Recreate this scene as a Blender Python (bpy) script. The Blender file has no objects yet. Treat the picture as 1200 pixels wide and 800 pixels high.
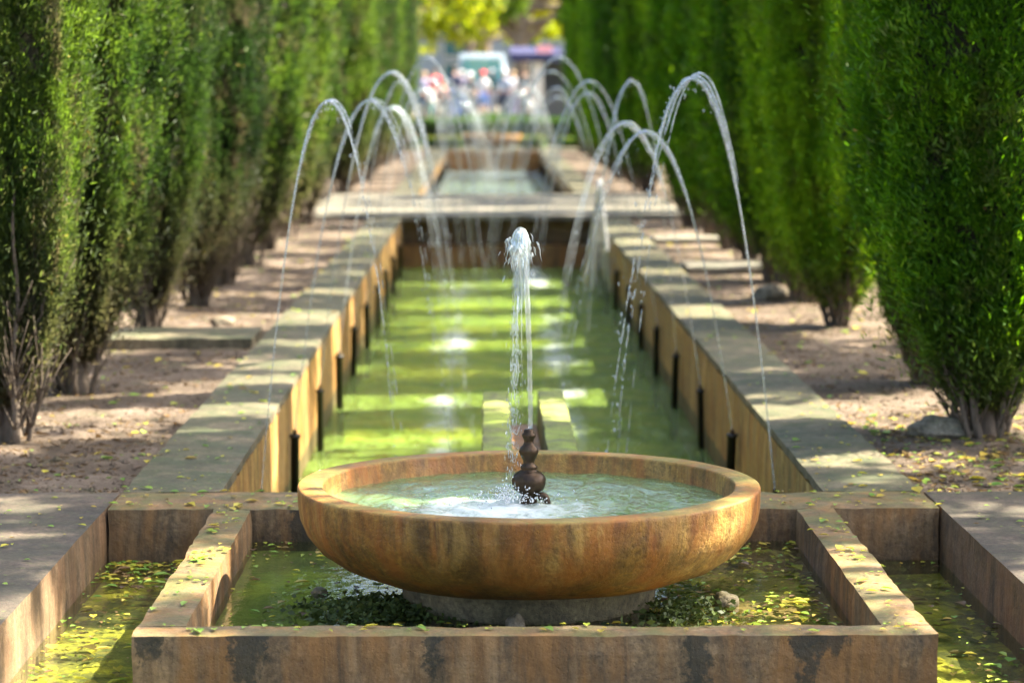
import bpy, bmesh, math, random
import numpy as np
from mathutils import Vector, Matrix, noise as mnoise
PI = math.pi
random.seed(7)
RS = np.random.RandomState(11)
sc = bpy.context.scene
C = sc.collection

# ------------------------------------------------------------------ helpers
def tag(o, label=None, cat=None, group=None, kind=None):
    if label: o['label'] = label
    if cat: o['category'] = cat
    if group: o['group'] = group
    if kind: o['kind'] = kind
    return o

def empty(name, loc, label, cat, group=None, rz=0):
    o = bpy.data.objects.new(name, None); C.objects.link(o)
    o.location = loc; o.rotation_euler = (0, 0, rz); o.empty_display_size = .1
    return tag(o, label, cat, group)

def link(name, me, parent=None, loc=None):
    o = bpy.data.objects.new(name, me); C.objects.link(o)
    if parent: o.parent = parent
    if loc: o.location = loc
    return o

def pymesh(name, V, F, mats, smooth=False):
    me = bpy.data.meshes.new(name); me.from_pydata(V, [], F); me.update()
    for m in (mats if isinstance(mats, (list, tuple)) else [mats]): me.materials.append(m)
    if smooth: me.polygons.foreach_set('use_smooth', [True] * len(me.polygons))
    return me

def bmmesh(name, bm, mats, smooth=False):
    me = bpy.data.meshes.new(name); bm.to_mesh(me); bm.free()
    for m in (mats if isinstance(mats, (list, tuple)) else [mats]): me.materials.append(m)
    if smooth: me.polygons.foreach_set('use_smooth', [True] * len(me.polygons))
    return me

def npmesh(name, verts, quads, mats, rnd=None, midx=None, tris=False, smooth=False):
    """verts (n,3), quads (m,4)"""
    k = quads.shape[1]
    me = bpy.data.meshes.new(name)
    me.vertices.add(len(verts)); me.vertices.foreach_set('co', verts.astype(np.float32).ravel())
    me.loops.add(quads.size); me.loops.foreach_set('vertex_index', quads.astype(np.int32).ravel())
    me.polygons.add(len(quads)); me.polygons.foreach_set('loop_start', np.arange(0, quads.size, k, dtype=np.int32))
    if midx is not None: me.polygons.foreach_set('material_index', midx.astype(np.int32))
    if smooth: me.polygons.foreach_set('use_smooth', np.ones(len(quads), dtype=bool))
    me.update(calc_edges=True)
    for m in (mats if isinstance(mats, (list, tuple)) else [mats]): me.materials.append(m)
    if rnd is not None:
        a = me.attributes.new('rnd', 'FLOAT', 'POINT'); a.data.foreach_set('value', rnd.astype(np.float32))
    return me

def box_bm(bm, x0, x1, y0, y1, z0, z1, seg=None, bev=.006, jit=.002):
    r = bmesh.ops.create_cube(bm, size=1)
    vs = r['verts']
    for v in vs:
        v.co = Vector(((x0 + x1) / 2 + v.co.x * (x1 - x0), (y0 + y1) / 2 + v.co.y * (y1 - y0), (z0 + z1) / 2 + v.co.z * (z1 - z0)))
    es = list({e for v in vs for e in v.link_edges})
    if bev: bmesh.ops.bevel(bm, geom=es, offset=bev, segments=2, affect='EDGES')

def stone_box(name, x0, x1, y0, y1, z0, z1, mat, parent=None, seg=.08, bev=.007, jit=.003):
    """box with chipped, slightly uneven faces"""
    bm = bmesh.new()
    nx = max(1, min(60, int((x1 - x0) / seg))); ny = max(1, min(260, int((y1 - y0) / seg))); nz = max(1, min(12, int((z1 - z0) / seg)))
    g = {}
    def vert(i, j, k):
        key = (i, j, k)
        if key not in g:
            p = Vector((x0 + (x1 - x0) * i / nx, y0 + (y1 - y0) * j / ny, z0 + (z1 - z0) * k / nz))
            ends = (i in (0, nx)) + (j in (0, ny)) + (k in (0, nz))
            n = mnoise.noise_vector(p * 6) * jit
            if ends >= 2:
                c = Vector((x0 + x1, y0 + y1, z0 + z1)) / 2
                a = abs(mnoise.noise(p * 17)) * .007 + .001
                for ax in range(3):
                    if (i in (0, nx), j in (0, ny), k in (0, nz))[ax]: n[ax] -= math.copysign(a * 1.6, p[ax] - c[ax])
            g[key] = bm.verts.new(p + n)
        return g[key]
    for i in range(nx):
        for j in range(ny):
            bm.faces.new((vert(i, j, nz), vert(i + 1, j, nz), vert(i + 1, j + 1, nz), vert(i, j + 1, nz)))
            bm.faces.new((vert(i, j, 0), vert(i, j + 1, 0), vert(i + 1, j + 1, 0), vert(i + 1, j, 0)))
    for i in range(nx):
        for k in range(nz):
            bm.faces.new((vert(i, 0, k), vert(i + 1, 0, k), vert(i + 1, 0, k + 1), vert(i, 0, k + 1)))
            bm.faces.new((vert(i, ny, k), vert(i, ny, k + 1), vert(i + 1, ny, k + 1), vert(i + 1, ny, k)))
    for j in range(ny):
        for k in range(nz):
            bm.faces.new((vert(0, j, k), vert(0, j, k + 1), vert(0, j + 1, k + 1), vert(0, j + 1, k)))
            bm.faces.new((vert(nx, j, k), vert(nx, j + 1, k), vert(nx, j + 1, k + 1), vert(nx, j, k + 1)))
    if bev: 
        es = [e for e in bm.edges if len(e.link_faces) == 2 and e.calc_face_angle(0) > 1.0]
        bmesh.ops.bevel(bm, geom=es, offset=bev, segments=2, affect='EDGES')
    return link(name, bmmesh(name, bm, mat), parent)

def lathe(profile, n=96, cap=True, wob=0.0, seed=0):
    V = []; F = []
    for (r, z) in profile:
        for i in range(n):
            a = 2 * PI * i / n
            rr = r
            if wob: rr += wob * mnoise.noise(Vector((math.cos(a) * 2.2 + seed, math.sin(a) * 2.2, z * 5)))
            V.append((rr * math.cos(a), rr * math.sin(a), z + (wob * .8 * mnoise.noise(Vector((math.cos(a) * 3, math.sin(a) * 3, seed + r * 3))) if wob else 0)))
    for k in range(len(profile) - 1):
        for i in range(n):
            j = (i + 1) % n
            F.append((k * n + i, k * n + j, (k + 1) * n + j, (k + 1) * n + i))
    if cap:
        F.append(tuple(range(n))[::-1]); F.append(tuple(range((len(profile) - 1) * n, len(profile) * n)))
    return V, F

def tube_pts(P, R, n=6, closed=True):
    V = []; F = []
    for i, p in enumerate(P):
        t = (P[min(i + 1, len(P) - 1)] - P[max(i - 1, 0)])
        if t.length < 1e-9: t = Vector((0, 0, 1))
        t.normalize()
        u = t.orthogonal().normalized() if i == 0 else (u - t * u.dot(t)).normalized()
        w = t.cross(u)
        for k in range(n):
            a = 2 * PI * k / n
            V.append(p + (u * math.cos(a) + w * math.sin(a)) * R[i])
    for i in range(len(P) - 1):
        for k in range(n):
            F.append((i * n + k, i * n + (k + 1) % n, (i + 1) * n + (k + 1) % n, (i + 1) * n + k))
    F.append(tuple(range(n))[::-1]); F.append(tuple(range((len(P) - 1) * n, len(P) * n)))
    return V, F

class MB:
    def __init__(s): s.V = []; s.F = []
    def add(s, VF):
        o = len(s.V); s.V += [tuple(v) for v in VF[0]]; s.F += [tuple(i + o for i in f) for f in VF[1]]; return s
    def tube(s, P, R, n=6): return s.add(tube_pts(P, R, n))
    def drop(s, p, r, st=1.0):
        V = [(p[0] + r * x, p[1] + r * y, p[2] + r * z * st) for x, y, z in ((1,0,0),(0,1,0),(-1,0,0),(0,-1,0),(0,0,1),(0,0,-1))]
        return s.add((V, [(0,1,4),(1,2,4),(2,3,4),(3,0,4),(1,0,5),(2,1,5),(3,2,5),(0,3,5)]))
    def mesh(s, name, mat, smooth=False): return pymesh(name, s.V, s.F, mat, smooth)

# ------------------------------------------------------------------ materials
class NT:
    def __init__(s, name):
        s.m = bpy.data.materials.new(name); s.m.use_nodes = True
        s.t = s.m.node_tree; s.n = s.t.nodes; s.l = s.t.links
        s.b = s.n['Principled BSDF']; s.out = s.n['Material Output']
        s.co = s.n.new('ShaderNodeTexCoord').outputs['Object']
        s.geo = s.n.new('ShaderNodeNewGeometry')
    def put(s, sock, v):
        if hasattr(v, 'is_linked') or hasattr(v, 'links'): s.l.new(v, sock)
        else: sock.default_value = v
    def map(s, scale, loc=(0, 0, 0), vec=None):
        n = s.n.new('ShaderNodeMapping'); n.inputs['Scale'].default_value = scale; n.inputs['Location'].default_value = loc
        s.l.new(vec or s.co, n.inputs['Vector']); return n.outputs[0]
    def noise(s, scale, detail=6, rough=.6, vec=None, dist=0):
        n = s.n.new('ShaderNodeTexNoise'); n.inputs['Scale'].default_value = scale; n.inputs['Detail'].default_value = detail
        n.inputs['Roughness'].default_value = rough; n.inputs['Distortion'].default_value = dist
        s.l.new(vec or s.co, n.inputs['Vector']); return n.outputs['Fac']
    def vor(s, scale, vec=None, out='Distance', feat='F1'):
        n = s.n.new('ShaderNodeTexVoronoi'); n.feature = feat; n.inputs['Scale'].default_value = scale
        s.l.new(vec or s.co, n.inputs['Vector']); return n.outputs[out]
    def ramp(s, fac, stops, interp='LINEAR'):
        n = s.n.new('ShaderNodeValToRGB'); e = n.color_ramp.elements; n.color_ramp.interpolation = interp
        while len(e) < len(stops): e.new(.5)
        for i, (p, c) in enumerate(stops):
            e[i].position = p
            e[i].color = (c, c, c, 1) if isinstance(c, (int, float)) else (c[0], c[1], c[2], 1)
        s.l.new(fac, n.inputs[0]); return n.outputs[0]
    def mix(s, fac, a, b, mode='MIX'):
        n = s.n.new('ShaderNodeMix'); n.data_type = 'RGBA'; n.blend_type = mode
        def col(v): return (v[0], v[1], v[2], 1) if isinstance(v, (tuple, list)) else v
        s.put(n.inputs[0], fac); s.put(n.inputs[6], col(a)); s.put(n.inputs[7], col(b)); return n.outputs[2]
    def math(s, op, a, b=0.0, clamp=False):
        n = s.n.new('ShaderNodeMath'); n.operation = op; n.use_clamp = clamp
        s.put(n.inputs[0], a); s.put(n.inputs[1], b); return n.outputs[0]
    def sep(s, v):
        n = s.n.new('ShaderNodeSeparateXYZ'); s.l.new(v, n.inputs[0]); return n.outputs
    def bump(s, h, strength, dist, normal=None):
        n = s.n.new('ShaderNodeBump'); n.inputs['Strength'].default_value = strength; n.inputs['Distance'].default_value = dist
        s.l.new(h, n.inputs['Height'])
        if normal: s.l.new(normal, n.inputs['Normal'])
        return n.outputs[0]
    def attr(s, name):
        n = s.n.new('ShaderNodeAttribute'); n.attribute_name = name; return n.outputs['Fac']
    def set(s, **k):
        for a, v in k.items():
            a = {'color': 'Base Color', 'rough': 'Roughness', 'normal': 'Normal', 'metal': 'Metallic', 'spec': 'Specular IOR Level',
                 'ecol': 'Emission Color', 'estr': 'Emission Strength', 'coat': 'Coat Weight'}[a]
            if isinstance(v, tuple): v = (v[0], v[1], v[2], 1)
            s.put(s.b.inputs[a], v)
        return s.m

def plain(name, col, rough=.6, metal=0.0, var=.15, scale=9):
    s = NT(name)
    f = s.noise(scale, 5)
    c = s.mix(f, tuple(x * (1 - var * 2) for x in col), tuple(min(1, x * (1 + var * 2)) for x in col))
    return s.set(color=c, rough=rough, metal=metal)

def stone_mat(name, dark, mid, light, moss=(.06, .09, .02), moss_amt=.5, streak=.6, streak_col=(.03, .025, .015), wet=.5, stains=(), rust=None, joints=None, waterline=None):
    s = NT(name)
    big = s.noise(2.3, 8, .62)
    col = s.ramp(big, [(.3, dark), (.5, mid), (.7, light)])
    fine = s.noise(55, 6, .7)
    col = s.mix(.9, col, s.ramp(fine, [(.3, .4), (.5, .95), (.72, 1.5)]), 'MULTIPLY')
    mid_ = s.noise(13, 10, .78, None, .5)
    col = s.mix(.95, col, s.ramp(mid_, [(.34, .42), (.47, .85), (.56, 1.1), (.68, 1.75)]), 'MULTIPLY')
    spk = s.noise(90, 3, .6)
    col = s.mix(s.ramp(spk, [(.66, 0), (.72, .7)]), col, (.018, .016, .01))
    pit = s.vor(70)
    nz = s.sep(s.geo.outputs['Normal'])[2]
    up = s.math('POWER', s.math('MAXIMUM', nz, 0.0), 2.0)
    side = s.math('SUBTRACT', 1.0, s.math('ABSOLUTE', nz), True)
    if rust:
        rn = s.noise(3.0, 5, .6, s.map((3, 3, .8), (4, 2, 1)))
        col = s.mix(s.math('MULTIPLY', s.ramp(rn, [(.42, 0), (.62, 1)]), .75), col, rust)
    if streak:
        st = s.noise(1.0, 9, .75, s.map((12, 12, 1.1)), 1.1)
        st2 = s.noise(1.0, 7, .7, s.map((5, 5, .8), (3, 1, 0)), .9)
        m = s.math('MULTIPLY', s.math('MULTIPLY', s.ramp(st, [(.46, 0), (.66, 1)]), side), streak)
        col = s.mix(m, col, streak_col)
        m2 = s.math('MULTIPLY', s.math('MULTIPLY', s.ramp(st2, [(.52, 0), (.72, 1)]), side), streak * .8)
        col = s.mix(m2, col, tuple(min(1, x * 1.5) for x in light))
    if moss_amt:
        mn = s.noise(4.5, 8, .7, None, .4)
        m = s.math('MULTIPLY', s.math('MULTIPLY', s.ramp(mn, [(.38, 0), (.62, 1)]), up), moss_amt)
        col = s.mix(m, col, moss)
        sp = s.noise(28, 4, .7)
        m = s.math('MULTIPLY', s.math('MULTIPLY', s.ramp(sp, [(.62, 0), (.68, 1)]), up), moss_amt)
        col = s.mix(m, col, (.16, .22, .04))
    # broad grime blotches and lime bloom
    bl = s.noise(1, 6, .7, s.map((2.6, 2.6, 1.7), (9, 1, 4)), .5)
    col = s.mix(s.ramp(bl, [(.52, 0), (.66, .55)]), col, dark)
    lime = s.noise(1, 8, .75, s.map((8, 8, 3.5), (1, 6, 2)), .3)
    col = s.mix(s.ramp(lime, [(.62, 0), (.74, .5)]), col, tuple(min(1, x * 1.45) for x in light))
    if waterline is not None:
        z_ = s.math('ADD', s.sep(s.co)[2], s.math('MULTIPLY', s.math('SUBTRACT', s.noise(7, 6, .7), .5), .12))
        col = s.mix(s.math('MULTIPLY', s.math('LESS_THAN', z_, waterline), .75), col, (.03, .04, .012))
    if joints:
        xyz = s.sep(s.co)
        fr = s.math('FRACT', s.math('DIVIDE', xyz[joints[0]], joints[1]))
        a = s.math('ABSOLUTE', s.math('SUBTRACT', fr, .5))
        jm = s.ramp(s.math('ADD', a, s.math('MULTIPLY', s.noise(30, 3), .006)), [(.0, 1), (.009, 0)])
        col = s.mix(s.math('MULTIPLY', jm, .7), col, (.02, .02, .015))
    for (sx, w, ln) in stains:
        xyz = s.sep(s.co)
        wob = s.math('MULTIPLY', s.math('SUBTRACT', s.noise(9, 8, .8), .5), .28)
        dx = s.math('ABSOLUTE', s.math('SUBTRACT', s.math('ADD', xyz[0], wob), sx))
        a = s.math('SUBTRACT', 1.0, s.math('DIVIDE', dx, w), True)
        fz = s.math('ADD', 1.0, s.math('DIVIDE', xyz[2], ln), True)
        fz = s.math('SUBTRACT', fz, s.math('MULTIPLY', s.noise(1, 7, .75, s.map((26, 26, 7))), 1.05), True)
        m = s.math('MULTIPLY', s.ramp(s.math('MULTIPLY', a, fz), [(.05, 0), (.14, 1)]), s.math('GREATER_THAN', s.math('MULTIPLY', s.sep(s.geo.outputs['Normal'])[1], -1.0), .5))
        col = s.mix(s.math('MULTIPLY', m, .8), col, (.014, .017, .010))
    rough = s.ramp(s.noise(6, 5, .7), [(.3, .85 - wet * .7), (.65, .9 - wet * .25)])
    h = s.math('ADD', s.math('MULTIPLY', fine, .6), s.math('MULTIPLY', s.ramp(pit, [(.0, 0), (.25, 1)]), .25))
    h = s.math('ADD', h, s.math('MULTIPLY', s.noise(11, 5), 1.1))
    return s.set(color=col, rough=rough, normal=s.bump(h, .55, .012), spec=.5)

M = {}
M['coping'] = stone_mat('worn_grey_stone', (.06, .052, .03), (.135, .112, .062), (.26, .2, .125), moss=(.045, .065, .022), moss_amt=.8, streak=.5, wet=.3, joints=(1, .93))
M['poolwall'] = stone_mat('ochre_stained_stone', (.15, .085, .02), (.38, .22, .045), (.56, .38, .13), moss=(.06, .09, .03), moss_amt=.6, streak=.9, streak_col=(.03, .025, .012), wet=.5, rust=(.34, .13, .025), waterline=-.50)
M['paving'] = stone_mat('dark_wet_paving', (.035, .028, .02), (.075, .055, .038), (.15, .11, .075), moss=(.04, .045, .02), moss_amt=.55, streak=.4, wet=.25, joints=(0, 1.35))
M['basin'] = stone_mat('brown_basin_stone', (.085, .055, .026), (.18, .115, .055), (.30, .20, .10), moss=(.07, .10, .02), moss_amt=.7, streak=.7, wet=.35, rust=(.26, .12, .03),
                       stains=((-1.154, .035, .22), (-1.118, .03, .2), (-.858, .055, .7), (-.80, .03, .3), (.474, .045, .6), (.808, .045, .6), (.87, .07, .15), (-.3, .03, .3)))
M['pit'] = stone_mat('brown_channel_stone', (.075, .05, .024), (.16, .105, .052), (.28, .19, .11), moss=(.05, .06, .035), moss_amt=.55, streak=.6, wet=.35, rust=(.22, .12, .055))
M['bowl'] = stone_mat('orange_bowl_stone', (.10, .05, .010), (.27, .14, .022), (.44, .27, .07), moss=(.16, .19, .035), moss_amt=.65, streak=.85, streak_col=(.04, .02, .008), wet=.55, rust=(.34, .11, .015))
M['pedestal'] = stone_mat('grey_pedestal_stone', (.09, .08, .04), (.17, .14, .07), (.27, .21, .12), moss=(.05, .06, .02), moss_amt=.5, streak=.4, wet=.5)
M['mossblock'] = stone_mat('moss_covered_stone', (.10, .11, .04), (.18, .17, .07), (.24, .2, .1), moss=(.34, .42, .05), moss_amt=1.0, streak=.5, wet=.3)
M['rock'] = stone_mat('field_rock', (.12, .1, .07), (.22, .18, .12), (.32, .27, .2), moss_amt=.4, streak=0, wet=.2)
M['brownwall'] = stone_mat('rusty_wet_wall', (.17, .075, .02), (.3, .15, .04), (.38, .22, .08), moss_amt=.2, streak=.8, wet=.6, rust=(.32, .12, .03))

def soil_mat():
    s = NT('dry_pinkish_soil')
    c = s.ramp(s.noise(1.6, 8, .65), [(.3, (.07, .052, .036)), (.5, (.15, .115, .082)), (.72, (.28, .22, .165))])
    c = s.mix(.9, c, s.ramp(s.noise(38, 8, .75), [(.3, .45), (.55, 1.0), (.75, 1.35)]), 'MULTIPLY')
    g = s.ramp(s.noise(3.3, 6, .7, s.map((1, 1, 1), (7, 3, 0))), [(.56, 0), (.68, 1)])
    c = s.mix(s.math('MULTIPLY', g, .45), c, (.07, .09, .035))
    h = s.math('ADD', s.noise(26, 8, .75), s.math('MULTIPLY', s.noise(7, 5, .6), 1.5))
    return s.set(color=c, rough=.95, normal=s.bump(h, .9, .03), spec=.2)
M['soil'] = soil_mat()

def ground_mat():
    s = NT('earth_ground')
    c = s.ramp(s.noise(.5, 8, .65), [(.3, (.10, .085, .06)), (.5, (.17, .14, .1)), (.72, (.22, .19, .14))])
    g = s.ramp(s.noise(.23, 6, .7, s.map((1, 1, 1), (7, 3, 0))), [(.48, 0), (.6, 1)])
    c = s.mix(g, c, (.05, .085, .025))
    return s.set(color=c, rough=.95, normal=s.bump(s.noise(9, 8, .7), .6, .04))
M['ground'] = ground_mat()

def leaf_mat(name, dark, mid, light, trans=.5, dead=None, gloss=.35, hue=.485, val=1.7):
    """leaf surface; colour varies per leaf and per clump, a share of the light passes through"""
    s = NT(name)
    r = s.attr('rnd')
    cl = s.noise(2.2, 4, .6)
    f = s.math('ADD', s.math('MULTIPLY', r, .5), s.math('MULTIPLY', s.ramp(cl, [(.3, 0), (.7, 1)]), .5))
    info = s.n.new('ShaderNodeObjectInfo').outputs['Random']
    f = s.math('ADD', f, s.math('MULTIPLY', s.math('SUBTRACT', info, .5), .5))
    c = s.ramp(f, [(.15, dark), (.5, mid), (.9, light)])
    if dead is not None:
        xyz = s.sep(s.co)
        dz = s.math('SUBTRACT', 1.0, s.math('DIVIDE', s.math('SUBTRACT', xyz[2], dead[1]), dead[2]), True)
        pn = s.ramp(s.noise(4.5, 5, .65, s.map((1, 1, .6), (3, 5, 1))), [(.53, 0), (.64, 1)])
        m = s.math('ADD', dz, s.math('MULTIPLY', pn, .8), True)
        m = s.math('MULTIPLY', m, s.ramp(r, [(.15, .3), (.4, 1)]))
        c = s.mix(s.math('MULTIPLY', m, dead[3]), c, dead[0])
    s.set(color=c, rough=.6, spec=gloss)
    tr = s.n.new('ShaderNodeBsdfTranslucent')
    hs = s.n.new('ShaderNodeHueSaturation'); hs.inputs['Hue'].default_value = hue; hs.inputs['Saturation'].default_value = 1.1; hs.inputs['Value'].default_value = val
    s.l.new(c, hs.inputs['Color']); s.l.new(hs.outputs[0], tr.inputs['Color'])
    mx = s.n.new('ShaderNodeMixShader'); mx.inputs[0].default_value = trans
    s.l.new(s.b.outputs[0], mx.inputs[1]); s.l.new(tr.outputs[0], mx.inputs[2]); s.l.new(mx.outputs[0], s.out.inputs['Surface'])
    return s.m
DEADC = (.115, .085, .055)
M['cypress_l'] = leaf_mat('cypress_foliage_dull_shaded', (.012, .028, .008), (.032, .068, .014), (.095, .155, .025), dead=(DEADC, .15, 1.0, .85), hue=.495, val=1.6)  # left row colour lowered to carry the shade on its faces
M['cypress_r'] = leaf_mat('cypress_foliage_brightened', (.028, .08, .006), (.085, .22, .010), (.25, .40, .022), dead=(DEADC, .05, .6, .75), hue=.495)  # right row colour raised to make up for missing sky light
M['broadleaf'] = leaf_mat('broad_tree_leaves', (.05, .10, .012), (.11, .19, .018), (.24, .30, .03), trans=.55)
M['sunleaf'] = leaf_mat('sun_brightened_tree_leaves', (.08, .13, .012), (.2, .26, .02), (.42, .42, .04), trans=.6)  # lighter, yellower leaf copy; the sunlit look is put into its colour
M['shrubleaf'] = leaf_mat('shrub_leaves', (.02, .05, .012), (.045, .1, .02), (.09, .17, .03))
M['weed'] = leaf_mat('dark_water_weed', (.04, .06, .018), (.09, .13, .03), (.19, .21, .06), trans=.2)
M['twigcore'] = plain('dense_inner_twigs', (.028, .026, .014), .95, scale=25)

def bark(name, a, b, sc_=8):
    s = NT(name)
    f = s.noise(1, 8, .7, s.map((sc_ * 3, sc_ * 3, sc_ * .6)))
    return s.set(color=s.ramp(f, [(.3, a), (.7, b)]), rough=.9, normal=s.bump(f, .9, .02))
M['bark'] = bark('cypress_bark', (.06, .045, .03), (.2, .155, .115), 8)
M['pinebark'] = bark('pale_tree_bark', (.14, .10, .07), (.32, .25, .18), 3)

def litter_mat():
    s = NT('fallen_leaf_colours')
    r = s.attr('rnd')
    c = s.ramp(r, [(0, (.09, .05, .02)), (.3, (.20, .12, .045)), (.42, (.5, .38, .05)), (.6, (.55, .5, .04)), (.75, (.28, .42, .05)), (1, (.15, .3, .04))])
    s.set(color=c, rough=.5)
    tr = s.n.new('ShaderNodeBsdfTranslucent'); s.l.new(c, tr.inputs['Color'])
    mx = s.n.new('ShaderNodeMixShader'); mx.inputs[0].default_value = .3
    s.l.new(s.b.outputs[0], mx.inputs[1]); s.l.new(tr.outputs[0], mx.inputs[2]); s.l.new(mx.outputs[0], s.out.inputs['Surface'])
    return s.m
M['litter'] = litter_mat()

def water_mat(name, tint, body, scale, bump, foam=None, murk=.25, rough=.03):
    """surface reflection by Fresnel over a tinted see-through layer, a share of murky body colour"""
    s = NT(name)
    n1 = s.noise(1, 5, .55, s.map((scale, scale * .55, 1)), .6)
    n2 = s.noise(1, 4, .6, s.map((scale * 3.1, scale * 2.2, 1), (5, 2, 0)), .3)
    h = s.math('ADD', n1, s.math('MULTIPLY', n2, .35))
    nor = s.bump(h, 1.0, bump)
    fr = s.n.new('ShaderNodeFresnel'); fr.inputs['IOR'].default_value = 1.33; s.l.new(nor, fr.inputs['Normal'])
    gl = s.n.new('ShaderNodeBsdfGlossy'); gl.inputs['Roughness'].default_value = rough; s.l.new(nor, gl.inputs['Normal']); gl.inputs['Color'].default_value = (1, 1, 1, 1)
    tr = s.n.new('ShaderNodeBsdfTransparent'); tr.inputs['Color'].default_value = (*tint, 1)
    df = s.n.new('ShaderNodeBsdfDiffuse'); df.inputs['Color'].default_value = (*body, 1); s.l.new(nor, df.inputs['Normal'])
    m0 = s.n.new('ShaderNodeMixShader'); m0.inputs[0].default_value = murk
    s.l.new(tr.outputs[0], m0.inputs[1]); s.l.new(df.outputs[0], m0.inputs[2])
    m1 = s.n.new('ShaderNodeMixShader'); s.l.new(fr.outputs[0], m1.inputs[0]); s.l.new(m0.outputs[0], m1.inputs[1]); s.l.new(gl.outputs[0], m1.inputs[2])
    last = m1.outputs[0]
    if foam:
        mask = foam(s)
        fd = s.n.new('ShaderNodeBsdfDiffuse'); fd.inputs['Color'].default_value = (.75, .82, .85, 1)
        m2 = s.n.new('ShaderNodeMixShader'); s.l.new(mask, m2.inputs[0]); s.l.new(last, m2.inputs[1]); s.l.new(fd.outputs[0], m2.inputs[2]); last = m2.outputs[0]
    s.l.new(last, s.out.inputs['Surface'])
    return s.m
def foam_pool(s):
    xyz = s.sep(s.co)
    ax = s.math('ABSOLUTE', s.math('SUBTRACT', s.math('ABSOLUTE', xyz[0]), .42))
    band = s.math('SUBTRACT', 1.0, s.math('DIVIDE', ax, .5), True)
    n = s.noise(1, 7, .72, s.map((5, 2.0, 1)), .8)
    pat = s.noise(1, 2, .5, s.map((.9, .45, 1), (2, 1, 0)))
    return s.math('MULTIPLY', s.ramp(s.math('MULTIPLY', s.math('MULTIPLY', n, band), s.math('MULTIPLY', pat, 2.0)), [(.40, 0), (.82, 1)]), .42)
def foam_bowl(s):
    xyz = s.sep(s.co)
    dx = s.math('ADD', xyz[0], .1); dy = s.math('ADD', xyz[1], .16)
    d = s.math('SQRT', s.math('ADD', s.math('MULTIPLY', dx, dx), s.math('MULTIPLY', s.math('MULTIPLY', dy, dy), 1.3)))
    band = s.math('SUBTRACT', 1.0, s.math('DIVIDE', d, .62), True)
    n = s.noise(1, 8, .75, s.map((9, 9, 1)), 1.2)
    a = s.ramp(s.math('ADD', s.math('MULTIPLY', band, .62), s.math('MULTIPLY', n, .75)), [(.66, 0), (.98, 1)])
    return s.math('MULTIPLY', a, .75)
M['poolwater'] = water_mat('rippled_pool_water', (.92, .97, .75), (.25, .38, .07), 5.5, .24, foam_pool, murk=.38)
M['farwater'] = water_mat('sky_tinted_far_pool_water', (.9, .96, .9), (.22, .30, .30), 5, .12, None, murk=.55)  # blue-grey body colour stands in for reflected sky
M['bowlwater'] = water_mat('churning_bowl_water', (.8, .93, .75), (.2, .34, .14), 11, .022, foam_bowl, murk=.5)
M['stillwater'] = water_mat('murky_still_water', (.86, .93, .78), (.07, .09, .03), 7, .004, None, murk=.12, rough=.03)

def algae_mat():
    s = NT('algae_on_pool_floor')
    c = s.ramp(s.noise(1.0, 7, .62, s.map((1.3, .9, 1)), .8), [(.3, (.04, .12, .04)), (.44, (.2, .34, .03)), (.56, (.46, .54, .04)), (.74, (.66, .62, .12))])
    c = s.mix(.6, c, s.ramp(s.noise(24, 6, .7), [(.3, .6), (.7, 1.2)]), 'MULTIPLY')
    return s.set(color=c, rough=.8, normal=s.bump(s.noise(12, 6), .6, .03))
M['algae'] = algae_mat()
def basinfloor_mat():
    s = NT('silt_and_algae_floor')
    x = s.sep(s.co)[0]
    g = s.ramp(s.noise(2.2, 7, .65, None, .8), [(.3, (.05, .08, .01)), (.5, (.15, .2, .02)), (.66, (.3, .34, .03))])
    b = s.ramp(s.noise(3.5, 8, .7), [(.3, (.05, .03, .012)), (.5, (.2, .12, .045)), (.66, (.4, .28, .1))])
    f = s.math('ADD', s.math('MULTIPLY', x, 1.1), s.math('MULTIPLY', s.math('SUBTRACT', s.noise(2.6, 5), .5), 2.2))
    c = s.mix(s.math('ADD', f, .45, True), g, b)
    return s.set(color=c, rough=.8, normal=s.bump(s.noise(22, 6, .7), .8, .02))
M['basinfloor'] = basinfloor_mat()
def pitfloor_mat():
    s = NT('leafy_channel_floor')
    c = s.ramp(s.noise(3.0, 8, .7, None, .6), [(.3, (.035, .035, .012)), (.46, (.13, .12, .025)), (.56, (.42, .36, .03)), (.75, (.6, .5, .05))])
    c = s.mix(.7, c, s.ramp(s.noise(30, 6, .7), [(.3, .45), (.7, 1.3)]), 'MULTIPLY')
    return s.set(color=c, rough=.8, normal=s.bump(s.noise(22, 6, .7), .8, .02))
M['pitfloor'] = pitfloor_mat()

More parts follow.
